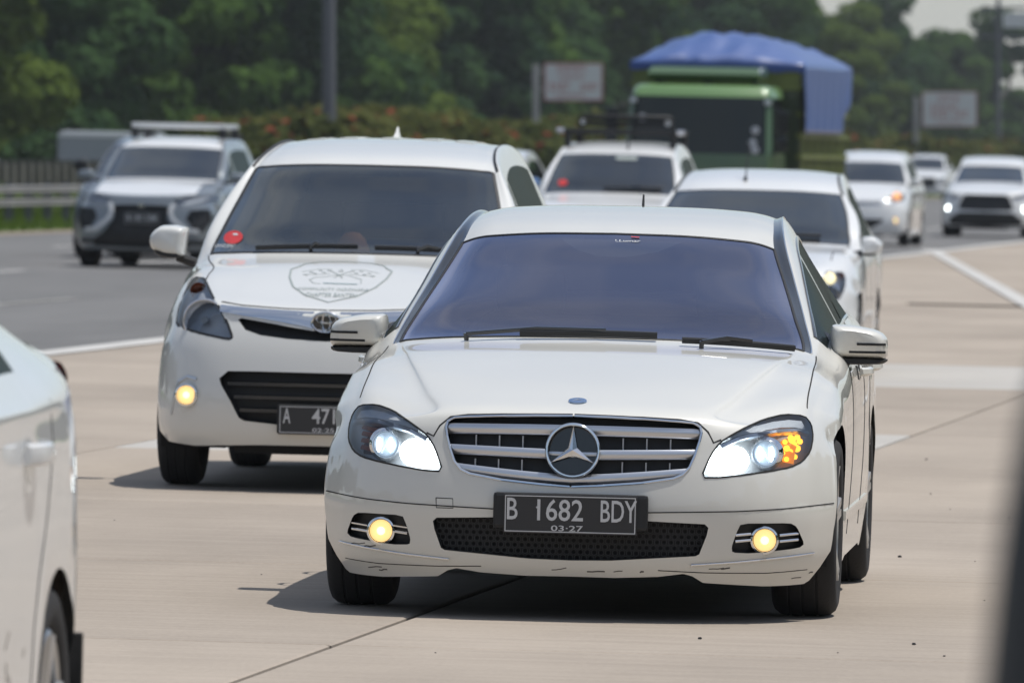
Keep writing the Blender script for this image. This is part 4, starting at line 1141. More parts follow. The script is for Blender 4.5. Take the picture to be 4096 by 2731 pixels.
# shaded band of the windshield and film strip lettering
# headlights
for sg in (1, -1):
    hl = empty('headlight'); hl.parent = merc
    skin_part(B, 'headlight', 'lens', LENS, hl, (sg,))
    recess_part(B, 'headlight', 'lamp_housing', DCHROME, hl, (sg,), .085)
    def at(x, z, back): p, n = B.front(sg * x, z); return Vector((sg * x, p.y + back, z))
    # high beam reflectors and projector
    for (x, z, r) in ((.500, .549, .045), (.548, .553, .047)):
        p = at(x, z, .035); t = empty('high_beam'); t.parent = hl; t.location = p
        mb = MB(); mb.lathe([(r, .012), (r * .8, -.002), (.0005, -.008)], axis='y', seg=24); part('lamp', mb, HEADL, t, smooth=True)
    p = at(.648, .576, .030)
    pr = empty('projector'); pr.parent = hl; pr.location = p
    mb = MB(); mb.lathe([(.060, .03), (.056, 0), (.046, -.012), (.043, .0), (.043, .04)], axis='y', seg=28); part('projector_ring', mb, CHROME, pr, smooth=True)
    mb = MB(); mb.lathe([(.042 * math.sin(a), -.030 * math.cos(a) + .01) for a in np.linspace(0.02, 1.57, 8)], axis='y', seg=28); part('projector_lens', mb, PROJL, pr, smooth=True)
    for s3 in (1, -1):
        mb = MB(); mb.loft([[Vector((s3 * (.020 + .009 * math.cos(a_) * math.cos(b_)), -.034 - .003 * math.sin(b_), .026 * math.sin(a_))) for b_ in np.linspace(0, 5.5, 8)] for a_ in np.linspace(-1.5, 1.5, 9)]); part('projector_glint', mb, HEADL, pr, smooth=True)
    # eyebrow and indicator
    pts = [B.front(sg * x, z, -.012) for x, z in ((.50, .600), (.56, .628), (.62, .642), (.68, .652), (.74, .655), (.782, .645))]
    part('brow_trim', sweep([p for p, n in pts], [n for p, n in pts], .018, .012), SATIN, hl)
    pts = [B.front(sg * x, z, -.010) for x, z in ((.535, .630), (.58, .650), (.63, .668), (.68, .678), (.73, .680), (.768, .672))]
    part('brow_reflector', sweep([p for p, n in pts], [n for p, n in pts], .036, .004), MATS.get('brow_satin') or mat('brow_satin', (.62, .65, .68), .35), hl)
    if sg > 0:
        pts = [B.front(x, z, -.040) for x, z in ((.733, .560), (.738, .60), (.742, .635))]
        part('indicator', sweep([p for p, n in pts], [Vector((.2, -1, 0))] * 3, .075, .006), AMBERD, hl)
        random.seed(3)
        for (x, z) in ((.727, .625), (.745, .640), (.765, .642), (.735, .60), (.757, .615), (.722, .585), (.748, .590), (.768, .60), (.762, .572), (.735, .565), (.750, .632), (.775, .625)):
            p, n = B.front(x, z, -.026); mb = MB(); mb.tube([p, p + Vector((.001, -.006, 0))], .0095 + random.uniform(-.0015, .004), 8); part('led', mb, AMBER, hl)
    else:
        pts = [B.front(-x, .598, -.045) for x in (.700, .735, .772)]
        part('indicator_chamber', sweep([p for p, n in pts], [n for p, n in pts], .10, .004), mat('brown_lamp_chamber', (.10, .035, .03), .4), hl)
        for k, z in enumerate((.566, .590, .614, .638)):
            pts = [B.front(-x, z + (x - .72) * .1, -.034) for x in (.705, .735, .768)]
            part('indicator', sweep([p for p, n in pts], [n for p, n in pts], .016, .006), AMBERL, hl)
# grille
gl = empty('radiator_grille'); gl.parent = merc
recess_part(B, 'grille', 'grille_back', BLACK, gl, (1, -1), .06, wall=BLACK, wname='grille_surround')
seam(B, gl, [(.003, .6915)] + GRP[1:-1] + [(.003, .455)], both=True, w=.008, t=.004, m=CHROME, name='grille_frame')
def hbar(name, zs, h, dep, mt, x0=-.44, x1=.44, yb=.012, par=gl):
    """slat: zs(x) gives its height"""
    mb = MB(); rings = []; n = 24
    for k in range(n + 1):
        x = lerp(x0, x1, k / n); p, nn = B.front(x, zs(x)); y = p.y + yb; z = zs(x)
        rings.append([Vector((x, y + dep, z + h * .4)), Vector((x, y + .006, z + h * .5)), Vector((x, y - .002, z + h * .25)), Vector((x, y - .003, z)), Vector((x, y, z - h * .35)), Vector((x, y + .006, z - h * .5)), Vector((x, y + dep, z - h * .35))])
    mb.loft(rings); part(name, mb, mt, par, smooth=True)
hbar('slat', lambda x: .643 - .004 * (x / .42) ** 2, .036, .05, SATIN, -.440, .440)
hbar('slat', lambda x: .560 + .010 * (abs(x) / .40), .034, .05, SATIN, -.425, .425)
hbar('slat', lambda x: .476 + .028 * (abs(x) / .37) ** 1.3, .036, .05, SATIN, -.400, .400)
for xx in (-.33, -.25, -.17, .17, .25, .33):
    for z0, z1 in ((.58, .62), (.50, .54)):
        mb = MB(); p, nn = B.front(xx, (z0 + z1) / 2); mb.box(xx - .002, xx + .002, p.y + .03, p.y + .05, z0, z1); part('vane', mb, DCHROME, gl)
st = empty('star_emblem'); st.parent = gl; st.location = (.004, B.front(0, .577)[0].y - .022, .577); st.rotation_euler = (R(-6), 0, 0)
mb = MB(); mb.lathe([(.088 + .0065 * math.cos(a), .008 * math.sin(a)) for a in np.linspace(0, 2 * math.pi, 11)[:-1]], axis='y', seg=48, close=True); part('ring', mb, CHROME, st, smooth=True)
mb = MB(); mb.lathe([(.087, .004), (.087, .03), (.0, .03)], axis='y', seg=36); part('disc', mb, GLOSSB, st)
mb = MB()
for k in range(3):
    a = math.pi / 2 + k * 2 * math.pi / 3; d = Vector((math.cos(a), 0, math.sin(a))); nrm_ = Vector((-math.sin(a), 0, math.cos(a)))
    tip = d * .083 + Vector((0, .0, 0)); c0 = Vector((0, -.014, 0)); a1 = d.lerp(-nrm_, .5) * 0 + (Vector((math.cos(a - math.pi / 3), 0, math.sin(a - math.pi / 3))) * .017); a2 = Vector((math.cos(a + math.pi / 3), 0, math.sin(a + math.pi / 3))) * .017
    i0 = len(mb.v); mb.add([c0, a1, tip, a2, Vector((0, .006, 0))], [(0, 1, 2), (0, 2, 3), (4, 2, 1), (4, 3, 2)])
part('three_pointed_star', mb, CHROME, st)
# bonnet badge
p, n = B.top(0.004, -.63, .003)
bd = empty('bonnet_badge'); bd.parent = merc; bd.location = p; bd.rotation_euler = Vector(n).to_track_quat('Z', 'Y').to_euler()
mb = MB(); mb.lathe([(.0005, .004), (.024, .004), (.031, .002), (.032, -.003)], axis='z', seg=28); part('badge_disc', mb, mat('badge_blue_silver', (.30, .42, .62), .2, metal=.8), bd, smooth=True)
mb = MB()
for k in range(3):
    a = math.pi / 2 + k * 2.0944; d = Vector((math.cos(a), math.sin(a), 0)); q = Vector((-math.sin(a), math.cos(a), 0)) * .003
    mb.add([q + Vector((0, 0, .0045)), d * .022 + Vector((0, 0, .0045)), -q + Vector((0, 0, .0045)), Vector((0, 0, .007))], [(0, 1, 3), (1, 2, 3), (0, 2, 1)])
part('badge_star', mb, CHROME, bd)
# lower intake with honeycomb mesh
ik = empty('lower_intake'); ik.parent = merc
recess_part(B, 'intake', 'intake_back', UNDER, ik, (1, -1), .07, wall=BLACK, wname='intake_surround')
mb = MB()
for i in range(-19, 20):
    for j in range(7):
        x = i * .0235 + (j % 2) * .01175; z = .214 + j * .0195
        if not inpoly(abs(x), z, INP): continue
        p, n = B.front(x, z); r = .0115
        for k in range(6):
            a0, a1 = R(60 * k + 30), R(60 * k + 90)
            q0 = Vector((x + r * math.cos(a0), p.y + .035, z + r * math.sin(a0))); q1 = Vector((x + r * math.cos(a1), p.y + .035, z + r * math.sin(a1)))
            c_ = Vector((x, p.y + .035, z)); i0 = q0.lerp(c_, .22); i1 = q1.lerp(c_, .22)
            mb.add([q0, q1, i1, i0], [(0, 1, 2, 3)])
part('honeycomb_mesh', mb, mat('mesh_plastic', (.03, .031, .034), .5), ik, kind='stuff')
# fog lamps
for sg in (1, -1):
    fg = empty('fog_lamp'); fg.parent = merc
    recess_part(B, 'fog_recess', 'fog_recess', BLACK, fg, (sg,), .05)
    p, n = B.front(sg * .653, .284)
    lamp_bowl(fg, sg * .653, p.y + .012, .284, .041, .03, FOG, WARMHOT)
    for zz in (.302, .281):
        for (xa, xb) in ((.556, .607), (.700, .760)):
            mb = MB(); q0, q1 = B.front(sg * xa, zz), B.front(sg * xb, zz)
            mb.tube([q0[0] + Vector((0, .008, -.001)), q1[0] + Vector((0, .008, .004))], .0048, 6); part('chrome_bar', mb, CHROME, fg, smooth=True)
    seam(B, merc, [(sg * .41, .199), (sg * .55, .209), (sg * .69, .2235), (sg * .81, .2365)], w=.0065, t=.006, m=CHROME, name='bumper_trim')
    seam(B, merc, [(sg * .30, .178), (sg * .45, .173), (sg * .66, .172), (sg * .79, .180)], w=.003, name='panel_gap')
# scuffs on the bumper edge
random.seed(8)
for (x, z, w) in ((-.77, .233, .06), (-.72, .227, .05), (.47, .186, .05), (.51, .188, .03), (-.06, .172, .05), (.06, .168, .06), (.15, .170, .03), (.24, .171, .012), (-.70, .155, .05), (-.66, .148, .03), (.74, .150, .03), (.795, .168, .012)):
    pts = [B.front(x + w * t_, z + random.uniform(-.002, .002) + .03 * t_ * (.2 if x < 0 else .1), .0005) for t_ in (0, .3, .6, 1)]
    part('paint_scuff', sweep([p for p, n in pts], [n for p, n in pts], .003 + random.uniform(0, .0025), .0006), MATS.get('scuff_grey') or mat('scuff_grey', (.09, .085, .08), .8), merc)
seam(B, merc, [(-.458, .405), (-.400, .404), (-.398, .372), (-.456, .372)], closed=True, w=.003, name='tow_eye_cover_gap')
plate_part(B, merc, .003, .362, .452, .132, B.front(.2, .36)[0].y - .022, (.262, .070, -.052),
           (('B', -.196, .016, .036, .073), ('1682', -.034, .014, .155, .073), ('BDY', .164, .014, .122, .073), ('03·27', -.010, -.047, .108, .019)))
mb = MB(); mb.lathe([(.0005, 0), (.0035, .002)], c=(-.110, B.front(.2, .36)[0].y - .034, .384), axis='y', seg=8); part('plate_rivet', mb, INK, merc)
# windshield wipers
fwiper(B, merc, (-.27, .925), (.21, .928), (-.46, .914))
fwiper(B, merc, (.30, .914), (.68, .892), (.37, .906))
# side mirrors
mp = [(.792, .975), (.80, .992), (.87, .990), (.955, .975), (.988, .955), (.998, .925), (.996, .870), (.800, .872), (.790, .92)]
bp_ = [(.78, .878), (.995, .874), (.993, .858), (.96, .850), (.78, .848)]
for sg in (1, -1):
    mirror_part(merc, sg, mp, .98, .20, CREAM, bp_, arm=((.79, 1.0, .865), (.84, .99, .862), .016),
                slits=((.890, .991, .924, .0085), (.863, .991, .896, .0085)))
    mb = MB(); mb.loft([[Vector((sg * .770, .86, .875)), Vector((sg * .770, .86, .885)), Vector((sg * .765, 1.02, .965)), Vector((sg * .765, 1.08, .89))], [Vector((sg * .808, .88, .875)), Vector((sg * .808, .88, .885)), Vector((sg * .790, 1.02, .955)), Vector((sg * .800, 1.06, .89))]]); part('mirror_sail', mb, GLOSSB, merc)
# film maker's lettering at the top of the windshield, sensor patch, aerial, handles
WSROT = math.atan2(1.292 - 1.178, .30)
p, n = B.front(.0, 1.268, .002)
text_part('film_lettering', 'LLumar', .030, (.045, p.y + .002, 1.268), merc, INK, sx=1.0, rot=(R(90) - (math.pi / 2 - WSROT) * 1.0, 0, 0), extrude=.0004)
p, n = B.front(.055, 1.280, .003); mb = sweep([p, B.front(.085, 1.279, .003)[0]], [n, n], .008, .001); part('film_logo', mb, REDST, merc)
pts = [(.0, 1.245), (.08, 1.24)]
mb = MB(); v = [B.front(x, z, -.004)[0] for x, z in ((-.20, 1.275), (.24, 1.272), (.16, 1.235), (.05, 1.215), (-.05, 1.215), (-.13, 1.235))]; mb.add(v, [(0, 1, 2, 3, 4, 5)]); part('sensor_patch', mb, mat('shade_patch', (.12, .15, .14), .6), merc)
p, n = B.top(.03, 2.35); mb = MB(); mb.tube([p, p + Vector((0, .02, .045))], [.006, .004], 6); part('aerial', mb, BLACK, merc)
for sg in (1, -1):
    for yy in (1.33, 2.25):
        t = empty('door_handle'); t.parent = merc
        p0, n0 = B.side(yy, .815, sg); p1, n1 = B.side(yy + .20, .82, sg)
        mb = MB(); rings = []
        for k in range(9):
            f = k / 8; c = p0.lerp(p1, f) + Vector((sg * (.008 + .034 * math.sin(math.pi * f) ** .6), 0, 0)); h = .016
            rings.append([c + Vector((0, 0, h)), c + Vector((sg * .012, 0, h * .6)), c + Vector((sg * .014, 0, -h * .4)), c + Vector((0, 0, -h))])
        mb.loft(rings); part('grip', mb, CREAM, t, smooth=True)
        mb = sweep([p0 + Vector((0, -.02, 0)), p0.lerp(p1, .5) - Vector((0, 0, .01)), p1], [n0] * 3, .05, .0015); part('grip_recess_shade', mb, GAP, t)  # flat dark strip, shade of the recess put into its colour
    # waist crease along the flank
    pts = [B.side(y, .70 + .05 * (y - .3) / 3, sg, .0) for y in np.linspace(.5, 2.3, 14)]
    pts2 = [B.side(y, .33, sg) for y in np.linspace(.45, 2.3, 14)]
    part('door_moulding', sweep([p for p, n in pts2], [n for p, n in pts2], .035, .008), CREAM, merc)

# ------------------------------------------------------------------ second: white people carrier
av_s = dict(W=.83, F=-.79, L=2.655, Ra=.345, wz=.305, r=.305, tw=.19, rim=.2,
    fz=[.19, .27, .36, .45, .56, .67, .765], fy=[.06, .02, .0, .0, .02, .05, .09], fw=[.94, .975, .985, .99, .99, .985, .96],
    hood=[(.828, -.655), (.895, -.42), (.965, -.16), (1.025, .08)], hedge=[.03, .03, .02, .0],
    cab=[(1.082, .36), (1.22, .62), (1.36, .88), (1.492, 1.12), (1.562, 1.36), (1.612, 1.8), (1.625, 2.3), (1.610, 2.85), (1.56, 3.2), (1.36, 3.36), (1.10, 3.44)],
    xg=[.690, .657, .612, .566, .535, .51, .505, .505, .51, .57, .64], drop=[(.02, .055)] + [(.022, .05)] * 2 + [(.024, .06)] + [(.03, .075)] * 3 + [(.035, .08)] * 4,
    bowy=[.22, .20, .18, .15, .10, .06, .03, 0, -.02, -.04, -.05], belt=1.0, rear=3.5, rz=[(.98, 3.5), (.75, 3.54), (.45, 3.58), (.22, 3.5)], bow=.92)
avz = empty('people_carrier', ground_matrix(-.80, 44.0, 5.2), 'white people carrier with shield emblem on its bonnet and plate starting A 471', 'car')
B = Body(generic_net(av_s), 8)
car_common(B, avz, av_s, WHITE, WGLASS, win_rows=(11.9, 18.1), bpil=(14.5, 14.75), rear_glass=(18.3, 20.3))
B.region('roof', 14, 18.3, 4, 4.4)
for cy in (0, 2.655): B.cut('trash', circ(cy, .305, .345), 'S', flt=lambda c: c.x > .5)
lowa = [(-.01, .215), (.30, .213), (.50, .205), (.60, .200), (.74, .212), (.80, .26), (.84, .34)]
B.cut('trash', lowa + [(.84, -.1), (-.01, -.1)], 'F', flt=lambda c: c.y < -.1)
HA = chaikin([(.700, .960), (.640, .958), (.620, .942), (.56, .885), (.503, .830), (.46, .765), (.430, .700), (.446, .690), (.613, .718), (.725, .746), (.728, .823), (.715, .90)], 1, keep=.15)
B.cut('headlight', HA, flt=lambda c: c.y < .2)
B.cut('upper_grille', [(-.01, .736), (.06, .738), (.243, .766), (.395, .788), (.41, .78), (.372, .735), (.30, .712), (.172, .698), (-.01, .690)])
LG = [(-.01, .548), (.30, .549), (.442, .547), (.482, .512), (.47, .48), (.425, .41), (.385, .335), (.36, .322), (.20, .308), (-.01, .305)]
B.cut('lower_grille', LG)
car_emit(B, avz, av_s, WHITE, WGLASS, interior=True)
cabin(avz, .78, .55, 1.10, 2.6, .42, -.35, 1.58)
for sg in (1, -1):
    hl = empty('headlight'); hl.parent = avz
    skin_part(B, 'headlight', 'lens', LENS, hl, (sg,)); recess_part(B, 'headlight', 'lamp_housing', DCHROME, hl, (sg,), .10)
    p, n = B.front(sg * .58, .772)
    t = empty('reflector'); t.parent = hl; t.location = (sg * .58, p.y + .045, .772)
    mb = MB(); mb.lathe([(.092, -.005), (.090, .0), (.075, .03), (.04, .045), (.0005, .05)], axis='y', seg=28); part('bowl', mb, mat('blue_grey_reflector', (.66, .73, .82), .4), t, smooth=True)
    mb = MB(); mb.lathe([(.094 + .006 * math.cos(a), .006 * math.sin(a)) for a in np.linspace(0, 6.28, 9)[:-1]], axis='y', seg=28, close=True); part('bezel', mb, SATIN, t, smooth=True)
    mb = MB(); mb.tube([(0, .045, 0), (0, .0, 0)], .016, 10); part('bulb_shield', mb, DCHROME, t)
    p, n = B.front(sg * .64, .905); mb = MB(); mb.lathe([(.04, 0), (.03, .02), (.0005, .03)], c=(sg * .645, p.y + .04, .90), axis='y', seg=16); part('indicator', mb, AMBERL, hl, smooth=True)
    seam(B, hl, [(sg * a, b) for a, b in HA], closed=True, w=.012, m=BLACK, name='lamp_surround')
    fg = empty('fog_lamp'); fg.parent = avz; p, n = B.front(sg * .636, .432); lamp_bowl(fg, sg * .636, p.y - .034, .432, .045, .035, FOG, WARMHOT)
    part('fog_shroud', sweep([B.front(sg * a, b, .002)[0] for a, b in ((.715, .34), (.70, .42), (.680, .49), (.636, .515), (.59, .505))], [B.front(sg * a, b)[1] for a, b in ((.715, .34), (.70, .42), (.680, .49), (.636, .515), (.59, .505))], .014, .004), SATIN, fg)
gl = empty('radiator_grille'); gl.parent = avz
recess_part(B, 'upper_grille', 'upper_intake', BLACK, gl, (1, -1), .06)
recess_part(B, 'lower_grille', 'lower_intake', BLACK, gl, (1, -1), .08)
for z in (.49, .43, .37):
    mb = MB(); rings = []
    for k in range(17):
        x = lerp(-.45 + (.5 - z) * .5, .45 - (.5 - z) * .5, k / 16); p, n = B.front(x, z); rings.append([Vector((x, p.y + .05, z + .012)), Vector((x, p.y + .03, z + .008)), Vector((x, p.y + .03, z - .008)), Vector((x, p.y + .05, z - .012))])
    mb.loft(rings); part('slat', mb, GLOSSB, gl)
for sg in (1, -1):
    mb = MB(); rings = []
    for k in range(13):
        t_ = k / 12; x = sg * lerp(.06, .50, t_); zt = lerp(.822, .842, t_ ** 1.5); zb = lerp(.745, .812, t_ ** .8)
        p, n = B.front(x, (zt + zb) / 2, .006); p2, n2 = B.front(x, zt, .004); p3, n3 = B.front(x, zb, .004)
        rings.append([p2, p, p3, p3 + Vector((0, .02, 0)), p2 + Vector((0, .02, 0))])
    mb.loft(rings); part('chrome_wing', mb, CHROME, gl, smooth=True)
lg = empty('oval_emblem'); lg.parent = gl; lg.location = (0, B.front(0, .777)[0].y - .02, .777)
def ell(rx, rz, tr, seg=32, cz=0):
    mb = MB(); rings = []
    for k in range(seg):
        a = 2 * math.pi * k / seg; c = Vector((rx * math.cos(a), 0, cz + rz * math.sin(a))); d = Vector((math.cos(a), 0, math.sin(a)))
        rings.append([c + d * tr, c - Vector((0, tr, 0)), c - d * tr, c + Vector((0, tr, 0))])
    rings.append(rings[0]); mb.loft(rings, cap=False); return mb
for nm, e in (('outer_ring', ell(.066, .046, .005)), ('upright_ring', ell(.018, .040, .004)), ('cross_ring', ell(.045, .018, .004, cz=.016))): part(nm, e, CHROME, lg, smooth=True)
mb = MB(); mb.add([(.064 * math.cos(a), .006, .044 * math.sin(a)) for a in np.linspace(0, 2 * math.pi, 25)[:-1]], [tuple(range(24))]); part('backing', mb, GLOSSB, lg)
seam(B, avz, [(.002, .832), (.2, .835), (.40, .845), (.50, .858)], both=True, w=.010, t=.002)
gseam(B, avz, [(lerp(8, 11, k / 24), 4.25) for k in range(25)], .006)
gseam(B, avz, [(11, c / 8) for c in range(0, 33)], .02, BLACK, 'cowl_seal', t=.004)
gseam(B, avz, [(14, c / 8) for c in range(0, 33)], .014, BLACK, 'windshield_seal', t=.003)
gseam(B, avz, [(r / 8, 4) for r in range(88, 113)], .016, BLACK, 'windshield_seal', t=.003)
gseam(B, avz, [(r / 8, 4.4) for r in range(112, 146)], .014, BLACK, 'roof_channel', t=.002)
for rr in (11.95, 14.6, 17.0): gseam(B, avz, [(rr, 5.9 + k * .1) for k in range(30)], .006)
for x in (-.36, -.2, 0, .2, .36):                # pressed ribs of the roof
    pts = [B.top(x, y, .0) for y in np.linspace(1.95, 3.0, 10)]
    part('roof_rib', sweep([p for p, n in pts], [n for p, n in pts], .09, .005), WHITE, avz, smooth=True)
plate_part(B, avz, .02, .335, .43, .13, B.front(.1, .34)[0].y - .03, (.225, .068, -.068), (('A', -.178, .018, .034, .070), ('471', -.01, .018, .105, .070), ('VX', .150, .018, .075, .070), ('02·25', -.01, -.045, .10, .018)))
fwiper(B, avz, (-.46, 1.078), (.02, 1.096), (-.20, 1.088)); fwiper(B, avz, (.10, 1.092), (.56, 1.080), (.30, 1.086))
mpa = [(.80, 1.185), (.86, 1.195), (.925, 1.192), (.965, 1.165), (.985, 1.125), (.972, 1.078), (.90, 1.05), (.815, 1.045)]
for sg in (1, -1): mirror_part(avz, sg, mpa, .55, .20, WHITE, [(.83, 1.075), (.96, 1.085), (.955, 1.06), (.90, 1.035), (.82, 1.04)], arm=((.76, .56, 1.02), (.85, .57, 1.045), .022))
t = empty('shark_fin_aerial'); t.parent = avz; p, n = B.top(-.07, 2.9); t.location = p
mb = MB(); mb.loft([[Vector((-.022, -.05, 0)), Vector((.022, -.05, 0)), Vector((.022, .10, 0)), Vector((-.022, .10, 0))], [Vector((-.008, .03, .045)), Vector((.008, .03, .045)), Vector((.008, .09, .045)), Vector((-.008, .09, .045))], [Vector((-.003, .065, .075)), Vector((.003, .065, .075)), Vector((.003, .09, .075)), Vector((-.003, .09, .075))]]); part('fin', mb, WHITE, t, smooth=True)
# decal on the bonnet: a shield, two chequered flags, a car, two lines of lettering
dc = empty('shield_decal'); dc.parent = avz
def P_on(x, z, off=.002): return B.front(x - .012, z, off)
def stroke(pts, w, m, name='decal_line'):
    q = [P_on(*p) for p in resample(pts, .012)]
    part(name, sweep([a for a, b in q], [b for a, b in q], w, .0006), m, dc)
stroke([(-.185, 1.030), (-.12, 1.040), (0, 1.044), (.12, 1.040), (.185, 1.030), (.205, 1.018), (.235, 1.006), (.225, .975), (.19, .935), (.12, .895), (.0, .866), (-.12, .895), (-.19, .93), (-.225, .97), (-.235, 1.006), (-.205, 1.018), (-.185, 1.030)], .009, GREYINK, 'shield_outline')
for sg in (1, -1):
    stroke([(sg * .02, .972), (sg * -.0, .985), (sg * -.05, 1.003)], .004, GREYINK, 'flag_staff')
    for k in range(6):
        for j in range(2):
            if (k + j) % 2: continue
            x = sg * (.055 + k * .020); z = 1.004 - j * .010 - .0016 * k + .003 * math.sin(k)
            stroke([(x - .009, z), (x + .009, z - .001)], .008, GREYINK, 'flag_check')
    stroke([(sg * .045, 1.009), (sg * .10, 1.010), (sg * .18, .996)], .0025, GREYINK, 'flag_edge'); stroke([(sg * .045, .990), (sg * .11, .984), (sg * .17, .984)], .0025, GREYINK, 'flag_edge')
stroke([(-.01, 1.003), (.0, 1.009), (.01, 1.003), (.0, .998), (-.01, 1.0)], .004, GREYINK, 'knot')
stroke([(-.13, .960), (-.11, .972), (-.06, .976), (-.02, .984), (.04, .984), (.09, .972), (.11, .968), (.115, .950)], .0035, GREYINK, 'car_outline')
stroke([(-.125, .958), (-.10, .946), (-.07, .945)], .003, GREYINK, 'car_outline'); stroke([(-.06, .948), (.0, .947), (.10, .946)], .0075, TEALINK, 'car_shadow')
slope = math.atan2(.965 - .895, .26)
def hood_text(body, size, x, z, sx):
    p, n = P_on(x, z, .004); text_part('decal_lettering', body, .08, p, dc, GREYINK, rot=(math.atan2(.14, .5), 0, 0), extrude=.0003, fit=(size, sx))
hood_text('CHAPTER BANTEN', .235, .0, .896, .062)
hood_text('COMMUNITY INDONESIA', .33, .0, .921, .038)
# stickers on the inside of the windshield
mb = MB(); c0, n0 = B.front(-.597, 1.140, .003); ring = []
for k in range(20):
    a = 2 * math.pi * k / 20; ring.append(B.front(-.597 + .050 * math.cos(a), 1.140 + .031 * math.sin(a), .003)[0])
mb.add(ring, [tuple(range(20))]); part('oval_sticker', mb, REDST, avz)
mb = MB(); mb.add([B.front(-.597 + a, 1.145 + b, .004)[0] for a, b in ((-.004, .012), (.02, .012), (.022, .004), (-.004, .004))], [(0, 1, 2, 3)]); part('sticker_mark', mb, INK, avz)
p, n = B.front(-.59, 1.098, .004); text_part('windshield_lettering', 'LANDSPEC_CORE', .026, p, avz, INK, sx=.80, rot=(R(60), 0, 0), extrude=.0003)
cap = MB(); cap.lathe([(.0005, .095), (.035, .088), (.062, .06), (.078, .02), (.082, 0)], axis='z', seg=20)
cp = part('cloth_cap', cap, ORANGE, None, smooth=True); cp.matrix_world = ground_matrix(-.80, 44.0, 5.2) @ Matrix.Translation((-.05, .80, 1.085)) @ Matrix.Scale(1.0, 4)
tag(cp, 'tan-orange cloth bundle on the dashboard behind the windshield of the white people carrier', 'cloth')
# (the bundle lies on the instrument shelf)

# ------------------------------------------------------------------ other cars
def traffic_car(name, pose, s, paint, label, cuts=(), seams=(), n=5, wiper_=True, mirrors=None, low=None, **kw):
    root = empty(name, ground_matrix(*pose), label, 'car', kw.pop('group', None))
    B = Body(generic_net(s), n)
    wr = kw.pop('win_rows', (11.9, 18.1)); rg = kw.pop('rear_glass', (18.2, 20.2)); mm = kw.pop('mirror_mat', paint); ws = kw.pop('wheel_style', 5)
    car_common(B, root, s, paint, DGLASS, win_rows=wr, rear_glass=rg)
    for cy in (0, s['L']): B.cut('trash', circ(cy, s['wz'], s['Ra'], 20), 'S', flt=lambda c: c.x > .5)
    W = s['W']; lw = low or [(-.01, .21), (.5, .20), (.72, .21), (W * .96, .28), (W * 1.02, .36)]
    B.cut('trash', lw + [(W * 1.02, -.1), (-.01, -.1)], 'F', flt=lambda c: c.y < -.15)
    for c in cuts: B.cut(c[0], c[2])
    car_emit(B, root, s, paint, DGLASS, wheel_style=ws)
    for c in cuts:
        nm, mode, poly, m1 = c[:4]
        if mode == 'recess' and len(c) > 4:
            for sg in (1, -1): recess_part(B, nm, nm, m1, root, (sg,), .06)
        elif mode == 'recess': recess_part(B, nm, nm, m1, root, (1, -1), .06)
        elif mode == 'lamp':
            for sg in (1, -1):
                hl = empty('headlight' if nm.startswith('head') else nm); hl.parent = root
                skin_part(B, nm, 'lens', LENS, hl, (sg,)); recess_part(B, nm, 'lamp_housing', m1, hl, (sg,), .07)
        elif mode == 'flush2':
            for sg in (1, -1): skin_part(B, nm, nm, m1, root, (sg,))
        else: skin_part(B, nm, nm, m1, root, (1, -1))
    gseam(B, root, [(11, c / n) for c in range(0, 4 * n + 1)], .02, BLACK, 'cowl_seal', t=.004)
    gseam(B, root, [(14, c / n) for c in range(0, 4 * n + 1)], .014, BLACK, 'windshield_seal', t=.003)
    gseam(B, root, [(r / n, 4) for r in range(11 * n, 14 * n + 1)], .014, BLACK, 'windshield_seal', t=.003)
    for rr in (12, 14.6, 17.0): gseam(B, root, [(rr, 6 + k * .2) for k in range(15)], .008)
    gseam(B, root, [(lerp(8, 11, k / 16), 4.2) for k in range(17)], .008)
    if mirrors:
        zb, zt, x0, x1, y = mirrors
        mp = [(x0, zt - .01), (x0 + .04, zt), (x1 - .05, zt - .005), (x1, lerp(zb, zt, .6)), (x1 - .01, zb + .02), (x1 - .06, zb), (x0, zb)]
        for sg in (1, -1): mirror_part(root, sg, mp, y, .18, mm, [(x0, zb + .02), (x1 - .02, zb + .03), (x1 - .06, zb - .01), (x0, zb - .01)], arm=((x0 - .08, y, zb), (x0 + .03, y, zb + .02), .022))
    return root, B
def mk(base, **k): d = dict(base); d.update(k); return d
MPV = mk(av_s)
SUV = mk(av_s, W=.875, r=.33, Ra=.375, wz=.33, tw=.215, rim=.215, fz=[.22, .30, .39, .50, .62, .74, .83], hood=[(.885, -.66), (.955, -.40), (1.02, -.14), (1.065, .08)],
    cab=[(1.11, .36), (1.24, .62), (1.37, .88), (1.49, 1.12), (1.565, 1.36), (1.615, 1.8), (1.63, 2.3), (1.62, 2.85), (1.57, 3.2), (1.37, 3.36), (1.12, 3.46)],
    xg=[.70, .68, .66, .635, .60, .575, .57, .565, .565, .61, .66])

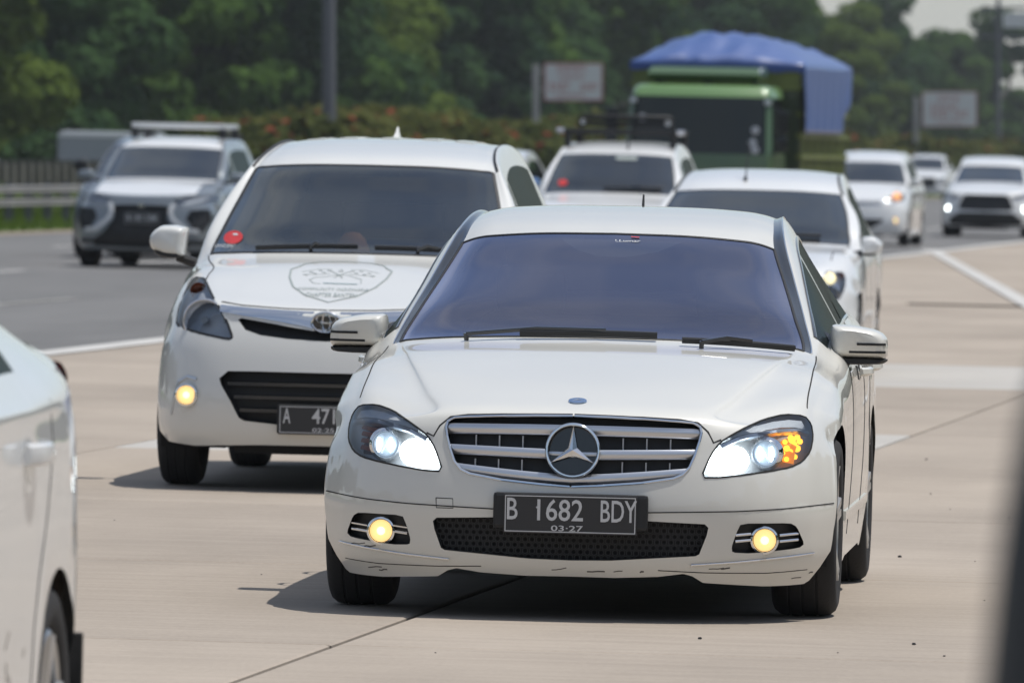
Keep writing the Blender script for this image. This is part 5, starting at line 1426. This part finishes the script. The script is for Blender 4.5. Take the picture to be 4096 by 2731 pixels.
# silver crossover with roof bar, far left
xs = mk(SUV, W=.875)
xp, B = traffic_car('crossover_car', (-4.46, 117.3, 8.3), xs, SILVER, 'silver-grey crossover with a white roof box bar, on the asphalt far left', cuts=(
    ('front_mask', 'recess', [(-.01, .78), (.30, .775), (.36, .74), (.33, .66), (.34, .60), (.48, .42), (.56, .38), (.60, .27), (-.01, .25)], BLACK),
    ('headlamp', 'lamp', [(.40, .86), (.55, .90), (.84, .92), (.85, .83), (.62, .79), (.42, .78)], DCHROME),
    ('fog_panel', 'recess', [(.60, .72), (.80, .74), (.83, .60), (.76, .46), (.64, .48), (.55, .62)], BLACK, 'each')), mirrors=(1.06, 1.19, .86, 1.07, .62))
for sg in (1, -1):       # bright blades of the shield face
    pts = [B.front(sg * a, b, .008) for a, b in ((.40, .79), (.36, .70), (.40, .60), (.56, .47), (.70, .46))]
    part('chrome_blade', sweep([p for p, n in pts], [n for p, n in pts], .055, .012), PALE, xp)
hdm = [o for o in xp.children if o.name.startswith('hood')]
for o in hdm: o.data.materials[0] = WHITE2  # silver bonnet whitened: bright reflection put into the colour
for o in [o for o in xp.children if o.name.startswith('roof')]: o.data.materials[0] = WHITE2  # roof whitened likewise, its highlight is painted
for sg in (1, -1):
    pts = [B.top(sg * .54, y, .05) for y in np.linspace(1.6, 3.1, 8)]
    part('roof_rail', sweep([p for p, n in pts], [n for p, n in pts], .035, .035), BLACK, xp)
for y in (1.75, 2.6):
    mb = MB(); mb.box(-.60, .60, y - .06, y + .06, 1.725, 1.79); part('roof_bar', mb, WHITE2, xp, bevel=.02)
    for sg in (1, -1):
        mb = MB(); mb.box(sg * .56 - .04, sg * .56 + .04, y - .05, y + .05, 1.60, 1.73); part('bar_foot', mb, BLACK, xp)
mb = MB()
for z in (.775,):
    for (a, b) in (((0, .03), (.014, .008)), ((-.026, -.014), (-.012, .008)), ((.026, -.014), (.012, .008))):
        pass
    y = B.front(0, .775)[0].y - .012
    for (cx, cz) in ((0, .020), (-.020, -.014), (.020, -.014)):
        mb.add([(cx, y, cz + z + .02), (cx + .014, y, cz + z), (cx, y, cz + z - .02), (cx - .014, y, cz + z), (cx, y + .01, cz + z)], [(0, 1, 2, 3), (0, 4, 1), (1, 4, 2), (2, 4, 3), (3, 4, 0)])
part('diamond_emblem', mb, CHROME, xp)
plate_part(B, xp, .02, .61, .43, .13, B.front(.1, .61)[0].y - .01, None, (('B 1301 SZM', 0, .008, .36, .07),))
# lower black cladding
seam(B, xp, [(.3, .40), (.6, .33), (.78, .33)], both=True, w=.05, t=.01, m=BLACK, name='lower_cladding')

dk, B = traffic_car('dark_car', (-4.92, 126.0, 8), mk(SUV, W=.88), DARKP, 'dark blue-grey car mostly hidden behind the silver crossover', mirrors=(1.15, 1.30, .86, 1.06, .62), mirror_mat=BLACK,
    cuts=(('headlamp', 'lamp', [(.45, .84), (.82, .92), (.84, .82), (.5, .76)], DCHROME), ('grille', 'recess', [(-.01, .80), (.36, .80), (.30, .50), (-.01, .50)], BLACK)))

ru, B = traffic_car('roof_rack_suv', (.93, 99.0, 6.5), mk(SUV, W=.85, xg=[.685, .66, .625, .585, .57, .55, .545, .54, .54, .59, .64],
    cab=[(1.135, .40), (1.27, .62), (1.41, .86), (1.535, 1.08), (1.61, 1.34), (1.665, 1.8), (1.675, 2.3), (1.66, 2.85), (1.60, 3.2), (1.38, 3.36), (1.12, 3.46)]), WHITE2,
    'white off-road wagon with a black roof rack, behind the two leading cars', mirrors=(1.10, 1.26, .84, 1.04, .62),
    cuts=(('headlamp', 'lamp', [(.45, .84), (.80, .92), (.82, .80), (.5, .74)], DCHROME), ('grille', 'recess', [(-.01, .82), (.40, .82), (.36, .66), (-.01, .66)], BLACK)))
rk = empty('roof_rack'); rk.parent = ru
mb = MB(); mb.box(-.60, .60, 1.55, 1.60, 1.745, 1.80); mb.box(-.60, .60, 2.8, 2.85, 1.745, 1.80); mb.box(-.60, -.55, 1.6, 2.8, 1.745, 1.80); mb.box(.55, .60, 1.6, 2.8, 1.745, 1.80); part('rack_frame', mb, BLACK, rk, bevel=.015)
mb = MB()
for z in (1.83, 1.865, 1.90, 1.93): mb.tube([(-.42, 1.62, 1.80), (-.45, 1.62, z), (-.40, 1.6, z + .012), (.50, 1.6, z + .012), (.55, 1.62, z), (.52, 1.62, 1.80)], .014, 8)
part('front_hoop', mb, BLACK, rk, smooth=True)
for k in range(7):
    y = 1.72 + k * .17; mb = MB(); mb.box(-.55, .55, y, y + .06, 1.76, 1.785); part('rack_slat', mb, GLOSSB, rk)
for sg in (1, -1):
    for y in (1.6, 2.8):
        mb = MB(); mb.box(sg * .56 - .03, sg * .56 + .03, y - .04, y + .04, 1.58, 1.76); part('rack_foot', mb, BLACK, rk)
    mb = MB(); mb.tube([(sg * .60, 1.6, 1.775), (sg * .68, 1.6, 1.775)], .028, 8); part('rack_end', mb, SATIN, rk, smooth=True)
mb = MB(); mb.lathe([(.035, -.006), (.035, 0), (.0005, .001)], c=(.50, 1.59, 1.875), axis='y', seg=14); mb.lathe([(.03, -.006), (.03, 0), (.0005, .001)], c=(-.40, 1.59, 1.875), axis='y', seg=14); part('marker_lamp', mb, SATIN, rk)
pts = [B.front(-.50 + .085 * math.cos(a) * .62, 1.225 + .034 * math.sin(a), .006)[0] for a in np.linspace(0, 2 * math.pi, 15)[:-1]]
mb = MB(); mb.add(pts, [tuple(range(14))]); part('oval_sticker', mb, REDST, ru)
mb = MB(); v = [B.front(a, b, .006)[0] for a, b in ((.02, 1.515), (.24, 1.515), (.24, 1.475), (.02, 1.475))]; mb.add(v, [(0, 1, 2, 3)]); part('toll_tag', mb, GREYINK, ru)
p, n = B.top(.12, 1.25); mb = MB(); mb.tube([p, p + Vector((0, .06, .22))], [.012, .005], 6); part('aerial', mb, BLACK, ru)
fwiper(B, ru, (-.05, 1.165), (.55, 1.175), (.2, 1.16))

HAT = mk(av_s, W=.835, F=-.78, L=2.45, r=.29, Ra=.33, wz=.29, tw=.175, rim=.19,
    fz=[.17, .25, .33, .42, .52, .61, .70], hood=[(.752, -.60), (.812, -.36), (.868, -.12), (.910, .08)],
    cab=[(.955, .36), (1.075, .60), (1.195, .86), (1.315, 1.12), (1.40, 1.38), (1.455, 1.75), (1.47, 2.2), (1.44, 2.65), (1.36, 2.95), (1.20, 3.08), (1.02, 3.16)],
    xg=[.70, .685, .655, .60, .565, .54, .535, .53, .53, .57, .62], belt=.90, rear=3.2, rz=[(.90, 3.2), (.70, 3.22), (.45, 3.24), (.22, 3.15)])
ma, B = traffic_car('hatchback_car', (1.66, 68.1, 5), HAT, WHITE2, 'white rounded hatchback with a roof aerial, right behind the leading saloon', n=7, mirrors=(.87, 1.005, .80, .95, .55), wheel_style=6,
    cuts=(('headlamp', 'lamp', chaikin([(.535, .66), (.60, .735), (.70, .765), (.735, .73), (.74, .64), (.70, .545), (.60, .545), (.55, .59)], 1), SATIN),
          ('grille', 'recess', [(-.01, .68), (.32, .675), (.28, .60), (-.01, .60)], BLACK), ('lower_intake', 'recess', [(-.01, .40), (.40, .40), (.44, .27), (-.01, .26)], BLACK)))
for sg in (1, -1):
    p, n = B.front(sg * .64, .70); lamp_bowl(ma, sg * .63, p.y + .02, .71, .045, .03, WARMHOT, name='lamp_reflector')  # warm emissive disc set into the upper reflector
    p, n = B.front(sg * .66, .60); lamp_bowl(ma, sg * .655, p.y + .035, .605, .045, .03, DCHROME, name='lamp_reflector')
    p, n = B.front(sg * .705, .725); mb = MB(); mb.lathe([(.028, 0), (.0005, .012)], c=(sg * .70, p.y + .025, .722), axis='y', seg=12); part('indicator', mb, AMBERL, ma)
p, n = B.top(-.10, 1.32); mb = MB(); mb.tube([p - n * .01, p + Vector((0, .0, .03))], .014, 8); mb.tube([p, p + Vector((.012, .14, .30))], [.006, .003], 6); part('aerial', mb, BLACK, ma)
fwiper(B, ma, (-.05, .975), (.50, .985), (.22, .97))
gseam(B, ma, [(r / 7, 4.3) for r in range(98, 127)], .02, GAP, 'roof_channel', t=.002)

va, B = traffic_car('white_mpv', (6.12, 166, 7), mk(av_s, W=.83, hood=[(.80, -.655), (.88, -.42), (.97, -.16), (1.04, .08)],
    cab=[(1.10, .30), (1.22, .52), (1.34, .74), (1.455, .98), (1.55, 1.3), (1.64, 1.8), (1.65, 2.3), (1.63, 2.85), (1.57, 3.2), (1.36, 3.36), (1.10, 3.44)]), WHITE2,
    'white people carrier with glowing amber lamps, just right of the truck', mirrors=(1.05, 1.2, .82, .99, .55),
    cuts=(('headlamp', 'lamp', [(.40, .80), (.60, .90), (.72, .92), (.74, .80), (.55, .73)], CHROME), ('grille', 'recess', [(-.01, .76), (.36, .76), (.33, .70), (-.01, .70)], SATIN),
          ('lower_intake', 'recess', [(-.01, .47), (.42, .47), (.40, .42), (.20, .30), (-.01, .28)], BLACK)))
p, n = B.front(.62, .86); mb = MB(); mb.lathe([(.075, 0), (.0005, -.012)], c=(.62, p.y + .0, .865), axis='y', seg=14); part('indicator', mb, mat('pale_amber_glow', (1, .5, .2), .3, emit=(1.0, .45, .18), estr=1.1), va)
p, n = B.front(.61, .45); lamp_bowl(va, .61, p.y - .004, .45, .06, .03, FOG, WARMHOT, name='fog_lamp')
for z in (.80, .72):
    seam(B, va, [(.003, z - .01), (.40, z)], both=True, w=.02, m=CHROME, name='chrome_strip', t=.004)

ja, B = traffic_car('compact_suv', (9.40, 188, 6), mk(SUV, W=.88, cab=[(1.10, .36), (1.20, .60), (1.30, .86), (1.41, 1.12), (1.50, 1.36), (1.575, 1.8), (1.60, 2.3), (1.59, 2.85), (1.54, 3.1), (1.34, 3.26), (1.12, 3.4)],
    xg=[.69, .66, .63, .60, .58, .57, .565, .56, .56, .60, .66], hood=[(.875, -.66), (.94, -.40), (1.0, -.14), (1.05, .08)]), WHITE2,
    'white compact off-roader with large black grille and bright running lamps, far right', mirrors=(1.04, 1.18, .88, 1.07, .6),
    cuts=(('grille', 'recess', [(-.01, .84), (.38, .84), (.46, .80), (.55, .58), (.48, .54), (-.01, .53)], BLACK), ('headlamp', 'lamp', [(.48, .80), (.80, .87), (.84, .79), (.56, .73)], DCHROME),
          ('lower_intake', 'recess', [(-.01, .50), (.54, .49), (.72, .36), (.72, .25), (-.01, .22)], BLACK)))
for sg in (1, -1):
    t = empty('running_lamp'); t.parent = ja
    p, n = B.front(sg * .735, .565); mb = MB(); mb.lathe([(.055, 0), (.0005, -.012)], c=(sg * .735, p.y, .565), axis='y', seg=14); part('lamp', mb, HEADL, t)
fa, B = traffic_car('distant_white_car', (14.9, 344, 7), mk(MPV, W=.86), WHITE2, 'far white car between the amber-lamped people carrier and the compact off-roader', mirrors=(1.06, 1.2, .84, 1.02, .55),
    cuts=(('grille', 'recess', [(-.01, .78), (.45, .80), (.52, .45), (-.01, .40)], BLACK), ('headlamp', 'lamp', [(.5, .78), (.78, .88), (.80, .78), (.56, .70)], DCHROME)))
ka, B = traffic_car('half_hidden_white_car', (-.63, 125, 7), mk(MPV, W=.85, cab=[(1.06, .36), (1.18, .62), (1.31, .88), (1.43, 1.12), (1.50, 1.36), (1.545, 1.8), (1.56, 2.3), (1.55, 2.85), (1.50, 3.2), (1.32, 3.36), (1.08, 3.44)]), WHITE2,
    'white car with a blue wing mirror, half hidden behind the emblem-bonneted people carrier', mirrors=(1.05, 1.19, .72, .92, .55), mirror_mat=mat('blue_chrome', (.22, .38, .68), .15, metal=.8),
    cuts=(('headlamp', 'lamp', [(.45, .78), (.76, .88), (.80, .78), (.5, .70)], DCHROME),))
la = empty('box_van', ground_matrix(-9.35, 214, 8), 'plain pale grey box van beyond the concrete fence, left of the silver crossover', 'van')
mb = MB(); mb.box(-.95, .95, 0, 3.6, .62, 1.72); part('cargo_box', mb, mat('pale_grey_box_paint', (.30, .325, .34), .45), la, bevel=.14)
mb = MB(); mb.box(-.80, .80, 3.6, 4.9, .45, 1.62); part('cab', mb, PALE, la, bevel=.12)
mb = MB(); mb.box(-.93, .93, -.02, .0, 1.60, 1.64); part('top_rail', mb, WHITE2, la)
mb = MB(); mb.box(-.9, .9, .05, 4.7, .4, .62); part('chassis', mb, UNDER, la)
for y in (.9, 4.0):
    for sg in (1, -1): wheel(la, sg * .80, y, .32, .2, .2, sg, 5)
ea, B = traffic_car('edge_white_car', (-13.5, 222, 8), mk(MPV, W=.86), WHITE2, 'sliver of a white car beyond the fence at the very left edge', mirrors=(1.06, 1.2, .84, 1.02, .55))

# ------------------------------------------------------------------ near white saloon, left edge, seen from its flank
SED = mk(av_s, W=.86, taper=.16, F=-.85, L=2.78, r=.315, Ra=.350, wz=.315, tw=.195, rim=.215,
    fz=[.17, .25, .33, .42, .52, .61, .70], hood=[(.76, -.62), (.83, -.36), (.89, -.12), (.93, .08)],
    cab=[(.98, .36), (1.10, .65), (1.22, .95), (1.33, 1.25), (1.40, 1.5), (1.45, 1.85), (1.455, 2.2), (1.42, 2.55), (1.34, 2.85), (1.20, 3.22), (1.135, 3.45)],
    xg=[.70, .68, .65, .60, .57, .55, .54, .53, .54, .62, .70], drop=[(.02, .055)] * 4 + [(.03, .075)] * 3 + [(.035, .08), (.03, .06), (.010, .022), (.010, .020)],
    bowy=[.22, .20, .18, .15, .10, .06, .03, 0, -.02, -.04, -.05], belt=1.035, bzr=.045, rear=3.6, rz=[(1.125, 3.62), (.85, 3.68), (.50, 3.72), (.25, 3.62)])
near = empty('near_saloon', ground_matrix(-2.082, 17.9, 4.7), 'near white saloon cut by the left edge, showing rear door, handle and rear wheel', 'car')
B = Body(generic_net(SED), 8)
car_common(B, near, SED, WHITE2, DGLASS, win_rows=(11.9, 17.9), rear_glass=(18, 20))
for cy in (0, 2.78): B.cut('trash', circ(cy, .315, .350), 'S', flt=lambda c: c.x > .5)
B.cut('trash', [(-.01, .2), (.9, .2), (.9, -.1), (-.01, -.1)], 'F', flt=lambda c: c.y < -.15)
TLP = [(3.34, 1.085), (3.72, 1.13), (3.77, .80), (3.54, .81), (3.42, .95)]
B.cut('tail_lamp', TLP, 'S', flt=lambda c: c.x > .35 and c.y > 2.9)
car_emit(B, near, SED, WHITE2, DGLASS)
for sg in (1, -1): skin_part(B, 'tail_lamp', 'tail_lamp', REDLENS, near, (sg,), off=.012)
for rr in (12, 14.6): gseam(B, near, [(rr, 5.9 + k * .1) for k in range(30)], .006)
seam(B, near, [(2.72, 1.03), (2.70, .95), (2.63, .86), (2.55, .76), (2.46, .66), (2.38, .55), (2.35, .40), (2.35, .24)], 'S', w=.006, both=True)
seam(B, near, [(3.22, .93), (3.22, .80), (3.24, .70), (3.19, .60), (3.17, .52)], 'S', w=.005, both=True)
for sg in (1, -1):
    for yy in (1.30, 2.22):
        t = empty('door_handle'); t.parent = near
        p0, n0 = B.side(yy, .925, sg); p1, n1 = B.side(yy + .20, .930, sg); rings = []; mb = MB()
        for k in range(11):
            f = k / 10; c = p0.lerp(p1, f) + Vector((sg * (.006 + .036 * math.sin(math.pi * f) ** .55), 0, 0)); h = .024
            rings.append([c + Vector((0, 0, h)), c + Vector((sg * .010, 0, h * .75)), c + Vector((sg * .014, 0, 0)), c + Vector((sg * .010, 0, -h * .75)), c + Vector((0, 0, -h)), c + Vector((-sg * .006, 0, 0))])
        mb.loft(rings); part('grip', mb, WHITE2, t, smooth=True)
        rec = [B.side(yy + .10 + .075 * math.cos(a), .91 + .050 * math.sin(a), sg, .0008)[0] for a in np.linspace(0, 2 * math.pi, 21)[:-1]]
        mb = MB(); mb.add(rec, [tuple(range(20))]); part('grip_recess_shade', mb, mat('recess_shade_paint', (.42, .43, .43), .4, coat=1) if 'recess_shade_paint' not in MATS else MATS['recess_shade_paint'], t)  # flat patch in greyed body paint, painted shade of the recess
    t = empty('mud_flap'); t.parent = near; t.location = (sg * .785, 3.165, 0)
    mb = MB(); mb.box(-.10, .082, -.008, .008, .10, .505); part('flap', mb, BLACK, t, bevel=.004)
    mb = MB(); mb.box(-.10, .030, -.012, .02, .506, .655); part('liner', mb, mat('dusty_liner', (.20, .175, .14), .9) if 'dusty_liner' not in MATS else MATS['dusty_liner'], t)
    pts = [B.side(y, .33 - .02 * y, sg, .0) for y in np.linspace(.5, 2.05, 14)]
    part('sill_moulding', sweep([p for p, n in pts], [n for p, n in pts], .03, .012), CHROME, near, smooth=True)
    random.seed(4)
for (y, z, w, a) in ((1.93, .53, .07, .5), (1.96, .50, .05, -1), (2.02, .47, .05, -.8), (2.0, .44, .04, -1.2), (2.22, .50, .02, 1.0), (1.95, .36, .03, -1)):
    pts = [B.side(y + w * k * math.cos(a), z + w * k * math.sin(a), 1, .0006) for k in (0, .4, .7, 1)]
    part('scratch', sweep([p for p, n in pts], [n for p, n in pts], .006, .0006), MATS['dusty_liner'], near)

# ------------------------------------------------------------------ truck with tarpaulin
TM = ground_matrix(2.78, 138.0, 9.0)
tk = empty('cargo_truck', TM, 'green cargo truck with tall slatted bed under a blue tarpaulin', 'truck')
cb = empty('cab'); cb.parent = tk
mb = MB()
def ring(z, w, y0, y1, r=.12):
    return [Vector((-w, y1, z)), Vector((-w, y0 + r, z)), Vector((-w + r * .3, y0 + r * .3, z)), Vector((-w + r, y0, z)), Vector((0, y0 - .03, z)), Vector((w - r, y0, z)), Vector((w - r * .3, y0 + r * .3, z)), Vector((w, y0 + r, z)), Vector((w, y1, z))]
rings = [ring(.45, 1.06, -.95, .75), ring(.9, 1.08, -.98, .75), ring(1.38, 1.08, -.96, .75)]
mb.loft(rings); part('cab_lower', mb, TRUCKG, cb, smooth=True)
mb = MB(); mb.loft([ring(1.38, 1.075, -.945, .74), ring(1.55, 1.07, -.93, .74)]); part('waist_panel', mb, TRUCKG, cb, smooth=True)
mb = MB(); mb.loft([ring(2.37, 1.02, -.66, .74), ring(2.48, 1.00, -.60, .72), ring(2.54, .94, -.50, .68), ring(2.55, .80, -.35, .6)]); part('cab_roof', mb, mat('truck_roof_green_paint', (.13, .24, .085), .35, coat=.8), cb, smooth=True)  # roof in lightened truck green: sunlight put into the colour
mb = MB(); mb.loft([ring(1.55, 1.05, -.915, .70, .14), ring(2.37, 1.0, -.655, .70, .14)]); part('windshield', mb, SGLASS, cb, smooth=True)
for sg in (1, -1):
    mb = MB(); mb.loft([[Vector((sg * 1.0, -.93, 1.5)), Vector((sg * 1.08, -.84, 1.5)), Vector((sg * 1.07, -.76, 1.5)), Vector((sg * 1.03, -.80, 1.5))], [Vector((sg * .95, -.66, 2.4)), Vector((sg * 1.03, -.58, 2.4)), Vector((sg * 1.02, -.50, 2.4)), Vector((sg * .99, -.54, 2.4))]]); part('pillar', mb, TRUCKG, cb)
    mb = MB(); mb.box(sg * 1.085 - .012, sg * 1.085 + .012, -.72, .35, 1.0, 1.58); part('door', mb, TRUCKG, cb, bevel=.01)
    t = empty('wing_mirror'); t.parent = cb
    mb = MB(); mb.tube([(sg * 1.04, -.86, 2.25), (sg * 1.24, -1.05, 2.2), (sg * 1.24, -1.05, 1.6), (sg * 1.06, -.95, 1.55)], .015, 6); part('mirror_arm', mb, BLACK, t, smooth=True)
    mb = MB(); mb.box(sg * 1.24 - .09, sg * 1.24 + .09, -1.06, -.99, 1.86, 2.18); mb.box(sg * 1.24 - .08, sg * 1.24 + .08, -1.06, -.99, 1.62, 1.80); part('mirror_shell', mb, GLOSSB, t, bevel=.02)
    mb = MB(); mb.box(sg * .98 - .05, sg * .98 + .05, -.70, -.62, 2.27, 2.34); part('marker_lamp', mb, SATIN, cb, bevel=.01)
    mb = MB(); mb.box(sg * .78 - .22, sg * .78 + .22, -1.0, -.95, .78, 1.02); part('headlight', mb, DCHROME, cb, bevel=.02)
for (x, z) in ((-.83, 2.05), (.83, 1.9), (.80, 1.72), (.84, 1.62)):
    y = lerp(-.945, -.685, (z - 1.55) / .82) - .005; mb = MB(); mb.lathe([(.06, 0), (.0005, -.01)], c=(x, y, z), axis='y', seg=12); part('windshield_sticker', mb, DCHROME, cb)
mb = MB(); mb.box(-.75, .75, -1.0, -.96, .95, 1.3); part('grille', mb, BLACK, cb)
mb = MB(); mb.box(-1.05, 1.05, -1.06, -.92, .42, .72); part('bumper', mb, TRUCKD, cb, bevel=.03)
mb = MB(); mb.loft([[Vector((-.80, -.30, 2.60)), Vector((.80, -.30, 2.60)), Vector((.80, .6, 2.60)), Vector((-.80, .6, 2.60))], [Vector((-.83, -.42, 2.70)), Vector((.83, -.42, 2.70)), Vector((.83, .6, 2.70)), Vector((-.83, .6, 2.70))], [Vector((-.78, -.25, 2.80)), Vector((.78, -.25, 2.80)), Vector((.78, .6, 2.82)), Vector((-.78, .6, 2.82))]]); part('roof_carrier', mb, TRUCKG, cb)
mb = MB()
for x in (-.7, 0, .7): mb.box(x - .03, x + .03, -.2, .5, 2.5, 2.62)
part('carrier_leg', mb, BLACK, cb)
bd = empty('cargo_bed'); bd.parent = tk
Y0, Y1, HW = 1.0, 6.6, 1.22
mb = MB(); mb.box(-HW, HW, Y0, Y0 + .06, .95, 2.86); part('headboard', mb, TRUCKD, bd)
mb = MB(); mb.box(-HW - .01, HW + .01, Y0 - .04, Y0 + .02, 2.50, 2.78); part('headboard_beam', mb, TRUCKY, bd)
mb = MB(); mb.box(-HW, HW, Y0, Y1, .85, .98); part('bed_floor', mb, TRUCKD, bd)
mb = MB(); mb.box(-.4, .4, -.5, Y1, .5, .8); part('chassis', mb, UNDER, bd)
for sg in (1, -1):
    for z in (1.16, 1.50, 1.80, 2.12, 2.50, 2.78):
        mb = MB(); mb.box(sg * HW - .03, sg * HW + .05 * sg if sg > 0 else sg * HW + .03, Y0, Y1, z, z + .07) if sg > 0 else mb.box(sg * HW - .05, sg * HW + .03, Y0, Y1, z, z + .07); part('side_rail', mb, TRUCKY, bd)
    for k in range(38):
        y = Y0 + .05 + k * .147; mb = MB(); mb.box(sg * HW - .02, sg * HW + .02, y, y + .06, .98, 2.84 if k % 6 == 0 else 2.55); part('side_slat', mb, TRUCKY if k % 6 else TRUCKD, bd)
    mb = MB(); mb.box(sg * (HW - .05) - .008, sg * (HW - .05) + .008, Y0, Y1, .98, 2.5); part('side_lining', mb, TRUCKD, bd)
for y in (2.0, 4.9, 5.9) if False else (0.0, 4.6):
    for sg in (1, -1): wheel(tk, sg * .95, y, .46, .25, .27, sg, 6)
# tarpaulin: arched, sagging sheet hanging over the right side
tp = empty('tarpaulin'); tp.parent = tk
nx, ny = 44, 40; V = []; F = []; rngt = np.random.default_rng(3)
for j in range(ny + 1):
    t_ = j / ny; y = Y0 - .10 + (Y1 - Y0 + .05) * t_
    for i in range(nx + 1):
        s_ = i / nx
        if s_ < .60:
            q = s_ / .60; x = lerp(-HW - .05, HW + .07, q)
            w_ = abs((q - .44) / (.44 if q < .44 else .56)); e_ = max(0, 1 - w_ ** 2.4); ridge = .38 * e_ * min(1, .12 + t_ * 5.0) * (1 - .30 * t_)
            fold = abs(math.sin(x * 7 + 3 * t_ + math.sin(y * 3))) * .07 + abs(math.sin(x * 3.3 - y * 2.3)) * .06
            z = 2.90 + ridge + e_ * fold * min(1, .25 + 3 * t_) - .03 * abs(math.sin(y * 2.2)) * e_ + .012 * rngt.normal() * e_
            if j == 0: z = lerp(2.84, z, .2)
            V.append((x, y + (.02 * math.sin(x * 9) if j == 0 else 0), z))
        else:
            q = (s_ - .60) / .40; drop = q * (1.02 if t_ < .75 else lerp(1.02, .35, (t_ - .75) / .25)) ; xx = HW + .085 + .025 * math.sin(y * 7 + q * 3) * q + .03 * q
            V.append((xx, y, 2.90 - drop))
for j in range(ny):
    for i in range(nx): F.append((j * (nx + 1) + i, j * (nx + 1) + i + 1, (j + 1) * (nx + 1) + i + 1, (j + 1) * (nx + 1) + i))
me = bpy.data.meshes.new('sheet'); me.from_pydata(V, [], F); me.polygons.foreach_set('use_smooth', [True] * len(F)); so = obj('sheet', me, TARP, tp)
md = so.modifiers.new('thick', 'SOLIDIFY'); md.thickness = .01
mb = MB(); rings = []
for k in range(31):
    x = lerp(-HW - .05, HW + .07, k / 30); z = 2.87; rings.append([Vector((x, Y0 - .12, z)), Vector((x, Y0 - .125, z - .10 - .02 * math.sin(k * 1.3))), Vector((x, Y0 - .11, z - .10)), Vector((x, Y0 - .10, z))])
mb.loft(rings); part('front_hem', mb, mat('blue_tarpaulin_shaded_hem', (.03, .07, .26), .5), tp)

# ------------------------------------------------------------------ near dark wing mirror of the vehicle the view is taken from
nm = empty('near_wing_mirror', Matrix.Translation((.40, 6.0, 1.15)), 'black blurred wing mirror very close, cut by the lower right edge', 'mirror')
prof = [(-.04, .37), (.05, .42), (.18, .40), (.25, .28), (.27, .0), (.24, -.25), (.15, -.32), (-.04, -.34), (-.135, -.28), (-.130, -.15), (-.112, .0), (-.100, .10), (-.090, .20), (-.072, .30)]
P = chaikin(prof, 2); mb = MB()
mb.loft([[Vector((.08 + (p[0] - .08) * a, y, p[1] * b)) for p in P] for y, a, b in ((-.08, .5, .6), (-.07, .75, .85), (-.03, .95, .98), (.0, 1, 1), (.05, 1, 1), (.06, .9, .95))])
part('mirror_shell', mb, mat('near_black_plastic', (.018, .022, .028), .5), nm, smooth=True)
mb = MB(); mb.box(.18, .75, -.03, .04, -.20, -.12); part('mirror_arm', mb, BLACK, nm, bevel=.015)
